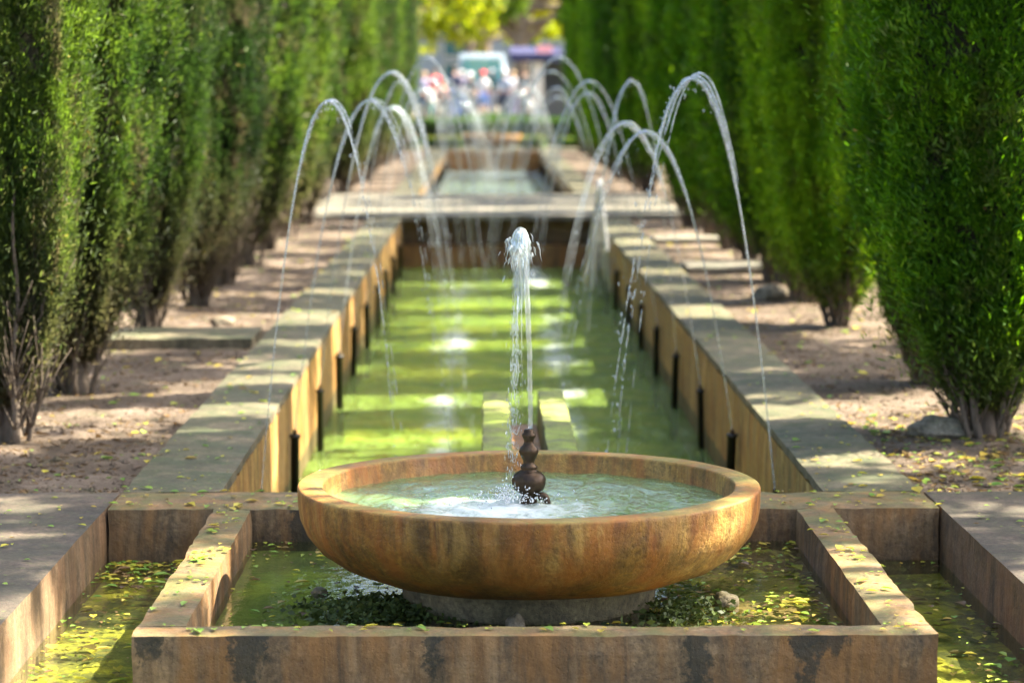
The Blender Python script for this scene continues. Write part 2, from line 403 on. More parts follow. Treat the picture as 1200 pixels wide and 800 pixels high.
def spray_mat(name, transp, col=(.72, .82, .86)):
    s = NT(name)
    gl = s.n.new('ShaderNodeBsdfGlossy'); gl.inputs['Roughness'].default_value = .08; gl.inputs['Color'].default_value = (.95, .98, 1, 1)
    df = s.n.new('ShaderNodeBsdfDiffuse'); df.inputs['Color'].default_value = (*col, 1)
    tl = s.n.new('ShaderNodeBsdfTranslucent'); tl.inputs['Color'].default_value = (*col, 1)
    tr = s.n.new('ShaderNodeBsdfTransparent'); tr.inputs['Color'].default_value = (.97, .99, 1, 1)
    a = s.n.new('ShaderNodeMixShader'); a.inputs[0].default_value = .5; s.l.new(df.outputs[0], a.inputs[1]); s.l.new(tl.outputs[0], a.inputs[2])
    b = s.n.new('ShaderNodeMixShader'); b.inputs[0].default_value = .45; s.l.new(a.outputs[0], b.inputs[1]); s.l.new(gl.outputs[0], b.inputs[2])
    c = s.n.new('ShaderNodeMixShader'); s.l.new(b.outputs[0], c.inputs[2]); s.l.new(tr.outputs[0], c.inputs[1])
    f = s.ramp(s.noise(45, 3), [(.35, max(0, 1 - transp - .2)), (.65, min(1, 1 - transp + .2))]); s.l.new(f, c.inputs[0])
    s.l.new(c.outputs[0], s.out.inputs['Surface'])
    return s.m
M['jet'] = spray_mat('falling_water_strand', .66, (.48, .57, .60))
M['jetarc'] = spray_mat('arching_water_strand', .58, (.72, .8, .84))
M['jetdense'] = spray_mat('aerated_white_water', .02, (.88, .92, .95))
M['mist'] = spray_mat('thin_water_veil', .7)
M['bronze'] = NT('dark_bronze')
_s = M['bronze']; _f = _s.noise(14, 6, .7)
M['bronze'] = _s.set(color=_s.ramp(_f, [(.3, (.022, .014, .010)), (.6, (.065, .042, .024)), (.8, (.10, .085, .045))]), rough=.38, metal=.75, normal=_s.bump(_f, .4, .004))
M['pipe'] = plain('black_iron_pipe', (.025, .022, .018), .45, .3)

# ------------------------------------------------------------------ light, sky, camera
SUN_EL = math.radians(50); SUN_ROT = math.radians(80)
w = bpy.data.worlds.new('World'); sc.world = w; w.use_nodes = True
sky = w.node_tree.nodes.new('ShaderNodeTexSky'); sky.sky_type = 'NISHITA'; sky.sun_disc = False
sky.sun_elevation = SUN_EL; sky.sun_rotation = SUN_ROT; sky.air_density = .8; sky.dust_density = 4.0; sky.ozone_density = .2
bg = w.node_tree.nodes['Background']; w.node_tree.links.new(sky.outputs[0], bg.inputs[0]); bg.inputs[1].default_value = .11
sd = Vector((math.sin(SUN_ROT) * math.cos(SUN_EL), math.cos(SUN_ROT) * math.cos(SUN_EL), math.sin(SUN_EL)))
sl = bpy.data.lights.new('sun', 'SUN'); sl.energy = 5.0; sl.angle = math.radians(.53); sl.color = (1, .90, .74)
so = bpy.data.objects.new('sun', sl); C.objects.link(so); so.rotation_euler = (-sd).to_track_quat('-Z', 'Y').to_euler()
so.location = (20, 0, 30)
cam = bpy.data.cameras.new('camera'); cam.lens = 88.5; cam.sensor_width = 36; cam.clip_end = 3000; cam.clip_start = .1
co = bpy.data.objects.new('camera', cam); C.objects.link(co)
co.location = (-.14, 0, 1.6)
co.rotation_euler = (PI / 2 - math.atan(297 / 2950), 0, -math.atan(29 / 2950))
cam.dof.use_dof = True; cam.dof.focus_distance = 8.4; cam.dof.aperture_fstop = 2.6; cam.dof.aperture_blades = 9
sc.camera = co
sc.view_settings.view_transform = 'Standard'; sc.view_settings.look = 'None'; sc.view_settings.gamma = 1
sc.view_settings.exposure = 2.58
sc.cycles.use_denoising = True
sc.cycles.max_bounces = 8; sc.cycles.diffuse_bounces = 3; sc.cycles.glossy_bounces = 3; sc.cycles.transparent_max_bounces = 16
sc.cycles.caustics_reflective = False; sc.cycles.caustics_refractive = False
sc.cycles.sample_clamp_indirect = 6

# ------------------------------------------------------------------ ground
def grid_mesh(name, x0, x1, y0, y1, nx, ny, zf, mat):
    xs = np.linspace(x0, x1, nx + 1); ys = np.linspace(y0, y1, ny + 1)
    X, Y = np.meshgrid(xs, ys); V = np.stack([X.ravel(), Y.ravel(), np.zeros(X.size)], 1)
    V[:, 2] = [zf(a, b) for a, b in V[:, :2]]
    i = np.arange(nx * ny); r = i // nx; c = i % nx; a = r * (nx + 1) + c
    Q = np.stack([a, a + 1, a + nx + 2, a + nx + 1], 1)
    return npmesh(name, V, Q, mat, smooth=True)

# one sheet with the long water trench left open
bm = bmesh.new()
xs = [-600, -1.8, 1.8, 600]; ys = [-600, -8, 72.2, 74, 1200]
def gz(y): return .5 if y > 73 else -.06
vv = [[bm.verts.new((x, y, gz(y))) for x in xs] for y in ys]
for j in range(4):
    for i in range(3):
        if i == 1 and j == 1: continue
        bm.faces.new((vv[j][i], vv[j][i + 1], vv[j + 1][i + 1], vv[j + 1][i]))
tag(link('ground', bmmesh('ground', bm, M['ground'])), kind='structure')

def soilz(x, y):
    e = min(1, max(0, (abs(x) - 1.62) / .25))
    return -.03 + e * (.022 * mnoise.noise(Vector((x * 1.4, y * 1.4, 0))) + .016 * mnoise.noise(Vector((x * 6, y * 6, 3))) + .007 * mnoise.noise(Vector((x * 19, y * 19, 5))))
tag(link('soil_bed', grid_mesh('soil', -4.6, -1.585, 9.95, 36, 70, 520, soilz, M['soil'])), kind='structure')
tag(link('soil_bed', grid_mesh('soil', 1.585, 4.6, 9.95, 36, 70, 520, soilz, M['soil'])), kind='structure')
tag(link('soil_bed', grid_mesh('soil', -4.6, -1.585, 37.5, 68, 30, 160, soilz, M['soil'])), kind='structure')
tag(link('soil_bed', grid_mesh('soil', 1.585, 4.6, 37.5, 68, 30, 160, soilz, M['soil'])), kind='structure')

# paving beside the front channels, one slab mesh each side
for s_, nm in ((-1, 'left'), (1, 'right')):
    a, b = sorted((s_ * 1.6, s_ * 6.5))
    o = stone_box('paving', a, b, -6, 9.94, -.5, .0, M['pit'], seg=.12, bev=.009)
    o.data.materials.clear(); o.data.materials.append(M['paving']); o.data.materials.append(M['pit'])
    for p in o.data.polygons: p.material_index = 0 if p.normal.z > .5 else 1
    tag(o, kind='structure')

# ------------------------------------------------------------------ pools
def pool_wall(y0, y1, s_, which, row):
    t = empty('pool_wall', (0, 0, 0), f'long ochre stained {which} wall with grey coping beside the {row} pool', 'pool wall', 'side walls of the two pools')
    a, b = sorted((s_ * 1.2, s_ * 1.6))
    a2, b2 = sorted((s_ * 1.205, s_ * 1.55))
    stone_box('coping', a, b, y0, y1, -.045, .0, M['coping'], t, seg=.1, bev=.008)
    stone_box('wall_face', a2, b2, y0, y1, -.95, -.047, M['poolwall'], t, seg=.16, bev=.004)
    return t
pool_wall(9.945, 31.9, -1, 'left', 'near'); pool_wall(9.945, 31.9, 1, 'right', 'near')
pool_wall(37.0, 63.9, -1, 'left', 'far'); pool_wall(37.0, 63.9, 1, 'right', 'far')

def wave(x, y):
    v = Vector((x * 3.2, y * 2.2, 0))
    return 0.016 * mnoise.noise(v * 1.5) + .009 * mnoise.noise(v * 2.7)
tag(link('pool_floor', grid_mesh('floor', -1.21, 1.21, 9.9, 31.95, 6, 30, lambda x, y: -.86, M['algae'])), kind='structure')
tag(link('pool_floor', grid_mesh('floor', -1.21, 1.21, 37, 64, 6, 30, lambda x, y: -.76, M['algae'])), kind='structure')
tag(link('pool_water', grid_mesh('water', -1.204, 1.204, 9.92, 31.94, 48, 440, lambda x, y: -.61 + wave(x, y), M['poolwater'])), kind='structure')
tag(link('pool_water', grid_mesh('water', -1.204, 1.204, 37.2, 63.9, 30, 260, lambda x, y: -.5 + wave(x, y), M['farwater'])), kind='structure')

# cross wall between the near pool and the basin (top flush with the coping)
o = stone_box('cross_wall', -1.597, 1.597, 9.53, 9.94, -.95, -.0005, M['basin'], seg=.08)
tag(o, 'brown stone cross wall between the near pool and the bowl basin', 'wall')

# basin frame round the bowl
t = empty('stone_basin', (0, 8.4, 0), 'square brown stone basin frame standing round the big bowl', 'basin')
def child_box(name, *a, **k):
    par = k.pop('par'); o = stone_box(name, *a, **k); o.parent = par; o.matrix_parent_inverse = Matrix.Translation(-par.location); return o
child_box('front_wall', -1.19, 1.19, 7.28, 7.42, -.6, .001, M['basin'], par=t, seg=.06)
child_box('side_wall', -1.19, -1.04, 7.422, 9.528, -.6, .0005, M['basin'], par=t, seg=.06)
child_box('side_wall', 1.04, 1.19, 7.422, 9.528, -.6, .0005, M['basin'], par=t, seg=.06)
tag(link('basin_floor', grid_mesh('f', -1.05, 1.05, 7.4, 9.55, 20, 20, lambda x, y: -.165 + .012 * mnoise.noise(Vector((x * 4, y * 4, 1))), M['basinfloor'])), kind='structure')
tag(link('basin_water', grid_mesh('w', -1.045, 1.045, 7.415, 9.535, 20, 20, lambda x, y: -.13, M['stillwater'])), kind='structure')
tag(link('channel_floor', grid_mesh('f', -1.62, 1.62, -8, 9.55, 24, 120, lambda x, y: -.262 + .012 * mnoise.noise(Vector((x * 4, y * 4, 9))), M['pitfloor'])), kind='structure')
bm = bmesh.new()
for (a, b, c, d) in ((-1.605, -1.185, 7.28, 9.535), (1.185, 1.605, 7.28, 9.535), (-1.605, 1.605, -8, 7.28)):
    vs = [bm.verts.new(p) for p in ((a, c, -.205), (b, c, -.205), (b, d, -.205), (a, d, -.205))]; bm.faces.new(vs)
tag(link('channel_water', bmmesh('w', bm, M['stillwater'])), kind='structure')

# mossy runnel behind the bowl
t = empty('mossy_runnel', (0, 11.6, -.6), 'pair of bright moss covered stone ridges in the near pool behind the bowl', 'runnel')
for (a, b) in ((-.165, -.025), (.125, .265)):
    o = stone_box('stone_ridge', a, b, 9.945, 13.3, -.6, .0, M['mossblock'], t, seg=.05, jit=.006); o.location = -Vector(t.location)
o = stone_box('trough_floor', -.024, .124, 9.945, 13.2, -.6, -.16, M['brownwall'], t); o.location = -Vector(t.location)

# stone footbridge and the wall beneath it
t = empty('stone_footbridge', (0, 34, 0), 'flat pale stone footbridge slab crossing between the near and far pools', 'footbridge')
def sub(o, t): o.parent = t; o.matrix_parent_inverse = Matrix.Translation(-t.location); return o
bridge_top = stone_mat('pale_bridge_stone', (.09, .075, .055), (.17, .15, .115), (.27, .24, .19), moss=(.09, .11, .06), moss_amt=.5, streak=.4, wet=.3)
sub(stone_box('deck', -2.42, 2.36, 31.0, 37.4, -.03, .04, bridge_top, seg=.2), t)
sub(stone_box('abutment', -1.198, 1.198, 31.22, 36.9, -.33, -.032, M['pit'], seg=.3), t)
sub(stone_box('lower_wall', -1.198, 1.198, 31.12, 36.9, -.95, -.332, M['brownwall'], seg=.2), t)

# far end of the second pool
t = empty('terrace_wall', (0, 64.2, 0), 'rusty brown end wall of the far pool below the distant bowl', 'wall')
sub(stone_box('wall_face', -1.2, 1.2, 63.6, 64.4, -.8, .0, M['brownwall'], seg=.2), t)
sub(stone_box('ledge', -2.6, 2.6, 64.41, 68, -.5, .03, M['coping'], seg=.3), t)

# cross slab in the left bed
o = stone_box('stone_slab', -3.3, -1.62, 15.75, 16.55, -.08, .035, M['coping'], seg=.1)
tag(o, 'narrow grey stone slab crossing the soil between the cypresses', 'slab')

o = stone_box('stone_slab', 1.62, 2.9, 22.0, 22.9, -.08, .035, bridge_top, seg=.1)
tag(o, 'pale stone slab lying across the right soil bed', 'slab')
o = stone_box('stone_slab', 1.62, 2.7, 26.3, 27.0, -.08, .03, bridge_top, seg=.1)
tag(o, 'small pale slab in the right bed just before the footbridge', 'slab')
# ------------------------------------------------------------------ bowl fountain
def bowl_fountain(loc, lab, labn):
    t = empty('bowl_fountain', loc, lab, 'fountain bowl', 'stone fountain bowls')
    prof = [(.40, -.05), (.47, -.037), (.56, -.022), (.64, .008), (.71, .055), (.755, .11), (.776, .16), (.782, .2), (.784, .24), (.785, .258), (.783, .264), (.778, .267),
            (.74, .268), (.705, .267), (.700, .264), (.698, .258), (.69, .19), (.65, .15), (.55, .11), (.3, .1), (.02, .1)]
    V, F = lathe(prof, 144, cap=True, wob=.004)
    link('bowl', pymesh('bowl', V, F, M['bowl'], True), t)
    V, F = lathe([(.43, -.16), (.425, -.12), (.436, -.06), (.44, -.03)], 96, wob=.012)
    link('pedestal', pymesh('pedestal', V, F, M['pedestal'], True), t)
    n = 90; rr = 26; V = [(0, 0, .2)]; F = []
    for k in range(1, rr + 1):
        r = .692 * k / rr
        for i in range(n):
            a = 2 * PI * i / n; x, y = r * math.cos(a), r * math.sin(a)
            dd = math.hypot(x + .08, y + .1)
            z = .2 + .007 * math.sin(dd * 52) * math.exp(-dd * 2.2) + .006 * mnoise.noise(Vector((x * 9, y * 9, 2))) + .003 * mnoise.noise(Vector((x * 24, y * 24, 2)))
            V.append((x, y, z))
    for i in range(n): F.append((0, 1 + i, 1 + (i + 1) % n))
    for k in range(rr - 1):
        for i in range(n):
            j = (i + 1) % n; a = 1 + k * n
            F.append((a + i, a + n + i, a + n + j, a + j))
    link('bowl_water', pymesh('bowl_water', V, F, M['bowlwater'], True), t)
    nz = empty('nozzle', (0, 0, 0), None, None); nz.parent = t
    bpy.data.objects.remove(nz)
    prof = [(.03, .16), (.03, .2), (.026, .22), (.034, .235), (.05, .245), (.057, .262), (.058, .28), (.05, .298), (.034, .308), (.024, .314), (.03, .32), (.026, .327),
            (.018, .335), (.02, .345), (.028, .36), (.034, .375), (.03, .388), (.02, .398), (.016, .408), (.018, .418), (.023, .426), (.024, .434), (.017, .44), (.018, .447), (.013, .452)]
    V, F = lathe(prof, 32)
    mb = MB().add((V, F))
    link('nozzle', mb.mesh('nozzle', M['bronze'], True), t)
    mb = MB()                                            # small curled foot on the nozzle base
    P = [Vector((.03 + .034 * math.sin(u * 1.9), -.02, .222 - .018 * u + .010 * math.sin(u * 5))) for u in np.linspace(0, 1, 8)]
    mb.tube(P, [.014, .014, .013, .012, .011, .011, .012, .008], 8)
    link('nozzle_foot', mb.mesh('nozzle_foot', M['bronze'], True), t)
    return t
fount = bowl_fountain((0, 8.45, 0), 'large round orange stained stone bowl full of water on a low pedestal', 'near')
f2 = fount.copy(); C.objects.link(f2); f2.location = (-.02, 66.0, .12)
for ch in list(fount.children):
    c = ch.copy(); C.objects.link(c); c.parent = f2
f2['label'] = 'distant dark stone bowl behind the far pool in front of the clipped hedge'

# central jet: thin column, lumpy crown, falling strings
def central_jet(loc, h, label):
    rnd = random.Random(3); z0 = .45; mb = MB()
    P = []; R = []
    for i in range(60):
        u = i / 59; P.append(Vector((-.022 * u * u, 0, z0 + (h - z0) * u)) + mnoise.noise_vector(Vector((u * 7, 3, 1))) * .0035)
        R.append(.0078 + .0018 * mnoise.noise(Vector((u * 22, 0, 0))) + .0025 * u)
    mb.tube(P, R, 10)
    top = P[-1]
    V2 = []; F2 = []; prof = [(.0075, -.24), (.012, -.2), (.018, -.16), (.025, -.12), (.031, -.08), (.033, -.045), (.031, -.015), (.024, .01), (.013, .028), (.002, .034)]
    V2, F2 = lathe(prof, 36)
    nv = []
    for (a, b, c) in V2:
        w_ = 1 + .45 * mnoise.noise(Vector((math.atan2(b, a) * 2.4, c * 7, 5))) + .2 * mnoise.noise(Vector((math.atan2(b, a) * 6, c * 16, 8)))
        nv.append((a * w_ + top.x - .012 + .004 * math.sin(c * 30), b * w_, c + top.z + .012 * mnoise.noise(Vector((a * 60, b * 60, 1)))))
    mb.add((nv, F2))
    for k in range(170):                                 # torn crown: many thin irregular sheets and threads
        a = rnd.uniform(0, 2 * PI); r = abs(rnd.gauss(0, .024)); zz = top.z + .03 - abs(rnd.gauss(0, .085))
        r *= .5 + min(1, (top.z + .03 - zz) * 14)
        c = Vector((top.x - .012 + math.cos(a) * r, math.sin(a) * r, zz)); ln = rnd.uniform(.015, .06); m = 6
        P2 = [c + Vector((math.cos(a) * .01 * j / m, math.sin(a) * .01 * j / m, -ln * j / m)) + Vector((rnd.gauss(0, .0015), rnd.gauss(0, .0015), 0)) for j in range(m)]
        rr = abs(rnd.gauss(.0012, .0022)) + .001
        mb.tube(P2, [rr * q * rnd.uniform(.7, 1.3) for q in (.3, .9, 1.1, .8, .6, .15)], 6)
    for k in range(620):                                 # falling beads, mostly to the camera's left
        f = rnd.uniform(.0, 1.0) ** .8 * (h - .2); a = rnd.gauss(PI, .75); tt = math.sqrt(max(f, .001) / .9); q = rnd.gauss(.036, .013)
        p = top + Vector((-.012 + math.cos(a) * q * tt, math.sin(a) * q * tt, .02 - f))
        mb.drop(p, rnd.uniform(.0009, .0026), rnd.uniform(1.2, 7))
    t = link('water_jet', mb.mesh('jet', M['jet'], True)); t.location = loc
    tag(t, label, 'water jet')
    mb = MB()
    for k in range(15):
        a = rnd.gauss(PI, .9); q = rnd.gauss(.036, .02); f0 = rnd.uniform(0, .25); f1 = f0 + rnd.uniform(.08, .5)
        P2 = []; R2 = []
        for j in range(12):
            f = min(h - .22, f0 + (f1 - f0) * j / 11); tt = math.sqrt(max(f, .001) / .9)
            P2.append(top + Vector((-.012 + math.cos(a) * q * tt + rnd.gauss(0, .0008), math.sin(a) * q * tt, .02 - f))); R2.append(rnd.uniform(.0008, .0026) * (1 - .07 * j))
        mb.tube(P2, R2, 5)
    link('water_veil', mb.mesh('veil', M['mist'], True), t)
    return t
central_jet((0.005, 8.45, 0), 1.1, 'upright jet rising from the bronze nozzle and crumbling at its top')
# splash foam in the bowl
mb = MB(); rnd = random.Random(5)
for k in range(420):
    a = rnd.uniform(0, 2 * PI); r = abs(rnd.gauss(0, .07)); hh = max(0, rnd.gauss(.018, .02)) * math.exp(-r * 6)
    mb.drop((-.075 + r * 1.4 * math.cos(a), 8.36 + r * math.sin(a), .222 + hh), rnd.uniform(.001, .0042), rnd.uniform(.6, 1.6))
tag(link('splash_foam', mb.mesh('foam', M['jetdense'], True)), 'white splashing foam around the nozzle in the large bowl', 'splash', kind='stuff')

# ------------------------------------------------------------------ wall pipes and arcing jets
ORD = ['first', 'second', 'third', 'fourth', 'fifth', 'sixth', 'seventh', 'eighth', 'ninth', 'tenth', 'eleventh', 'twelfth', 'thirteenth', 'fourteenth', 'fifteenth', 'sixteenth',
       'seventeenth', 'eighteenth', 'nineteenth', 'twentieth', 'twenty-first', 'twenty-second', 'twenty-third', 'twenty-fourth', 'twenty-fifth', 'twenty-sixth', 'twenty-seventh', 'twenty-eighth', 'twenty-ninth', 'thirtieth']
def nozzle_pipe():
    mb = MB()
    mb.tube([Vector((0, 0, -.62)), Vector((0, 0, -.02)), Vector((0, 0, -.018)), Vector((0, 0, 0))], [.024, .024, .03, .03], 10)
    a = mb.mesh('pipe', M['pipe'], True)
    mb = MB().tube([Vector((0, 0, 0.0)), Vector((0, 0, .025))], [.012, .009], 8)
    return a, mb.mesh('pipe_tip', M['bronze'], True)
pm, tm = nozzle_pipe()
def pipe(x, y, z, label, group):
    t = empty('nozzle_pipe', (x, y, z), label, 'nozzle pipe', group)
    rp = random.Random(int(y * 97 + x * 31)); t.rotation_euler = (rp.uniform(-.04, .04), rp.uniform(-.035, .035), 0); t.scale = (rp.uniform(.85, 1.15),) * 2 + (rp.uniform(.94, 1.04),)
    link('pipe', pm, t); link('pipe_tip', tm, t)
def jet(x0, z0, y, xa, za, zw, seed, thick=1.0, fray=.5):
    if y > 40: thick *= 1.35
    """ballistic arc in the plane y: start (x0,z0), apex (xa,za), down to the water zw; a smooth strand that tears into drops as it falls"""
    rnd = random.Random(seed); mb = MB()
    k = (za - z0) / (xa - x0) ** 2
    s_ = 1 if xa > x0 else -1
    xe = xa + s_ * math.sqrt((za - zw) / k)
    dy = rnd.uniform(-.07, .07)
    def pt(u, off=0, offy=0, w=1.0):
        x = x0 + (xe - x0) * u; z = za - k * (x - xa) ** 2; q = max(0, u - .1)
        n = mnoise.noise_vector(Vector((u * 9, seed * 1.7, off * 50))) * .018 * q * w
        return Vector((x + off * q * 1.5, y + dy * u + offy * q, z + off * q)) + n
    for strand in range(5):
        off = 0 if strand == 0 else rnd.gauss(0, .016) * (fray + .4); offy = rnd.gauss(0, .02)
        u0 = 0 if strand == 0 else rnd.uniform(.1, .4); tear = rnd.uniform(.55, .72) if y < 15 else rnd.uniform(.8, .93)
        n = 54; P = []; R = []
        for i in range(n):
            u = u0 + (tear - u0) * i / (n - 1)
            P.append(pt(u, off, offy))
            rr = (.0028 + .0052 * math.exp(-((u - .45) / .2) ** 2)) * (1 if strand == 0 else .5)
            rr *= thick * (1 + .7 * mnoise.noise(Vector((i * .35, seed, strand))) * min(1, u * 3))
            if i == n - 1: rr *= .2
            if strand and i == 0: rr *= .2
            R.append(max(.0006, rr))
        mb.tube(P, R, 6)
        u = tear
        while u < 1:                                     # torn pieces of the same strand
            ln = rnd.uniform(.006, .05) * (1.3 - u); m = 6
            r0 = thick * rnd.uniform(.0014, .0036) * (1 if strand == 0 else .65)
            Q = [pt(min(1, u + ln * j / (m - 1)), off, offy, 1.3) for j in range(m)]
            mb.tube(Q, [r0 * a * rnd.uniform(.7, 1.3) for a in (.25, .8, 1, 1, .7, .2)], 5)
            u += ln + rnd.expovariate(1 / .011)
    for i in range(int(230 * fray)):
        u = rnd.uniform(.25, 1.0) ** .8; p = pt(u)
        sg = .013 * thick * (.4 + u)
        p += Vector((rnd.gauss(0, sg), rnd.gauss(0, sg), -abs(rnd.gauss(0, sg * 1.5))))
        if p.z < zw: continue
        mb.drop(p, abs(rnd.gauss(.0008, .0016)) * thick + .0009, rnd.uniform(1, 3))
    return mb.mesh('arc', M['jetarc'], True)
PZ = -.235
left_ap = [(-.85, 1.54), (-.76, 1.53), (-.72, 1.69), (-.78, 1.47), (-.80, 1.65), (-.64, 1.85), (-.76, 1.58), (-.70, 1.68), (-.74, 1.5), (-.62, 1.7)]
right_ap = [(.78, 1.64), (.70, 1.37), (.70, 1.39), (.85, 1.65), (.64, 1.65), (.70, 1.55), (.52, 1.88), (.50, 1.76), (.62, 1.5), (.66, 1.6)]
for i in range(10):
    y = 11.3 + 2.0 * i
    for s_, ap, side in ((-1, left_ap, 'left'), (1, right_ap, 'right')):
        pipe(s_ * 1.165, y, PZ, f'short black pipe on the {side} wall of the near pool, {ORD[i]} beyond the bowl', 'nozzle pipes along the near pool')
        big = 1.55 if (s_ > 0 and i == 0) else (1.35 if (i in (5, 6)) else 1.15 + .1 * (i > 3))
        fr = 1.1 if (s_ > 0 and i == 0) else .55
        xa, za = ap[i]
        o = link('water_jet', jet(s_ * 1.165, PZ + .02, y, xa, za, -.6, 100 + i * 2 + s_, big, fr))
        extra = 'tallest' if (s_ > 0 and i == 0) else 'thin'
        tag(o, f'{extra} arching jet from the {side} wall of the near pool, {ORD[i]} beyond the bowl', 'water jet', 'arching jets over the near pool')
for i in range(10):
    y = 42.0 + 2.1 * i
    for s_, side in ((-1, 'left'), (1, 'right')):
        pipe(s_ * 1.165, y, -.2, f'tiny black pipe on the {side} wall of the far pool, {ORD[i]} past the footbridge', 'nozzle pipes along the far pool')
        r2 = random.Random(i * 7 + s_)
        o = link('water_jet', jet(s_ * 1.165, -.18, y, s_ * r2.uniform(.5, .8), r2.uniform(1.15, 1.7), -.49, 300 + i * 2 + s_, 1.5, .5))
        tag(o, f'faint blurred water jet from the {side} wall of the far pool, {ORD[i]} past the footbridge', 'water jet', 'arching jets over the far pool')

# bright split plume by the right wall
mb = MB(); rnd = random.Random(9)
for k in range(90):
    sgn = rnd.choice((-1, 1)); spr = rnd.uniform(.03, .2)
    P = []; R = []; ln = rnd.uniform(.5, 1.24)
    for j in range(16):
        u = j / 15; f = u * ln
        P.append(Vector((1.04 + sgn * spr * (f / 1.2) ** 1.0 * (1 if sgn < 0 else .75), 26.45 + rnd.uniform(-.01, .01), .62 - f + rnd.uniform(-.01, .01)))); R.append(.006 + .017 * (1 - u) * rnd.uniform(.4, 1))
    mb.tube(P, R, 5)
for k in range(300):
    f = rnd.uniform(0, 1.2); mb.drop((1.04 + rnd.gauss(0, .03 + .06 * f), 26.45 + rnd.gauss(0, .03), .65 - f), rnd.uniform(.003, .009), 1.5)
tag(link('water_jet', mb.mesh('plume', M['jetdense'], True)), 'bright white plume splitting in two beside the right wall in front of the footbridge', 'water jet')

# ------------------------------------------------------------------ cypresses
def sprays(P, D, L, W, rs, tilt=.5):
    """diamond sprays at P pointing along D"""
    n = len(P)
    D = D / np.linalg.norm(D, axis=1, keepdims=True)
    r = rs.normal(size=(n, 3)); U = np.cross(D, r); U /= np.linalg.norm(U, axis=1, keepdims=True) + 1e-9
    L = L[:, None]; W = W[:, None]
    a = P; b = P + D * L * .45 + U * W; c = P + D * L; d = P + D * L * .45 - U * W
    V = np.stack([a, b, c, d], 1).reshape(-1, 3)
    Q = np.arange(4 * n).reshape(n, 4)
    return V, Q

def crown_profile(z, H, zb):
    u = (z - zb)
    r = .08 + .42 * (1 - np.exp(-np.maximum(u, 0) / .75))
    top = np.clip((H - z) / (H * .42), 0, 1) ** .75
    return r * top

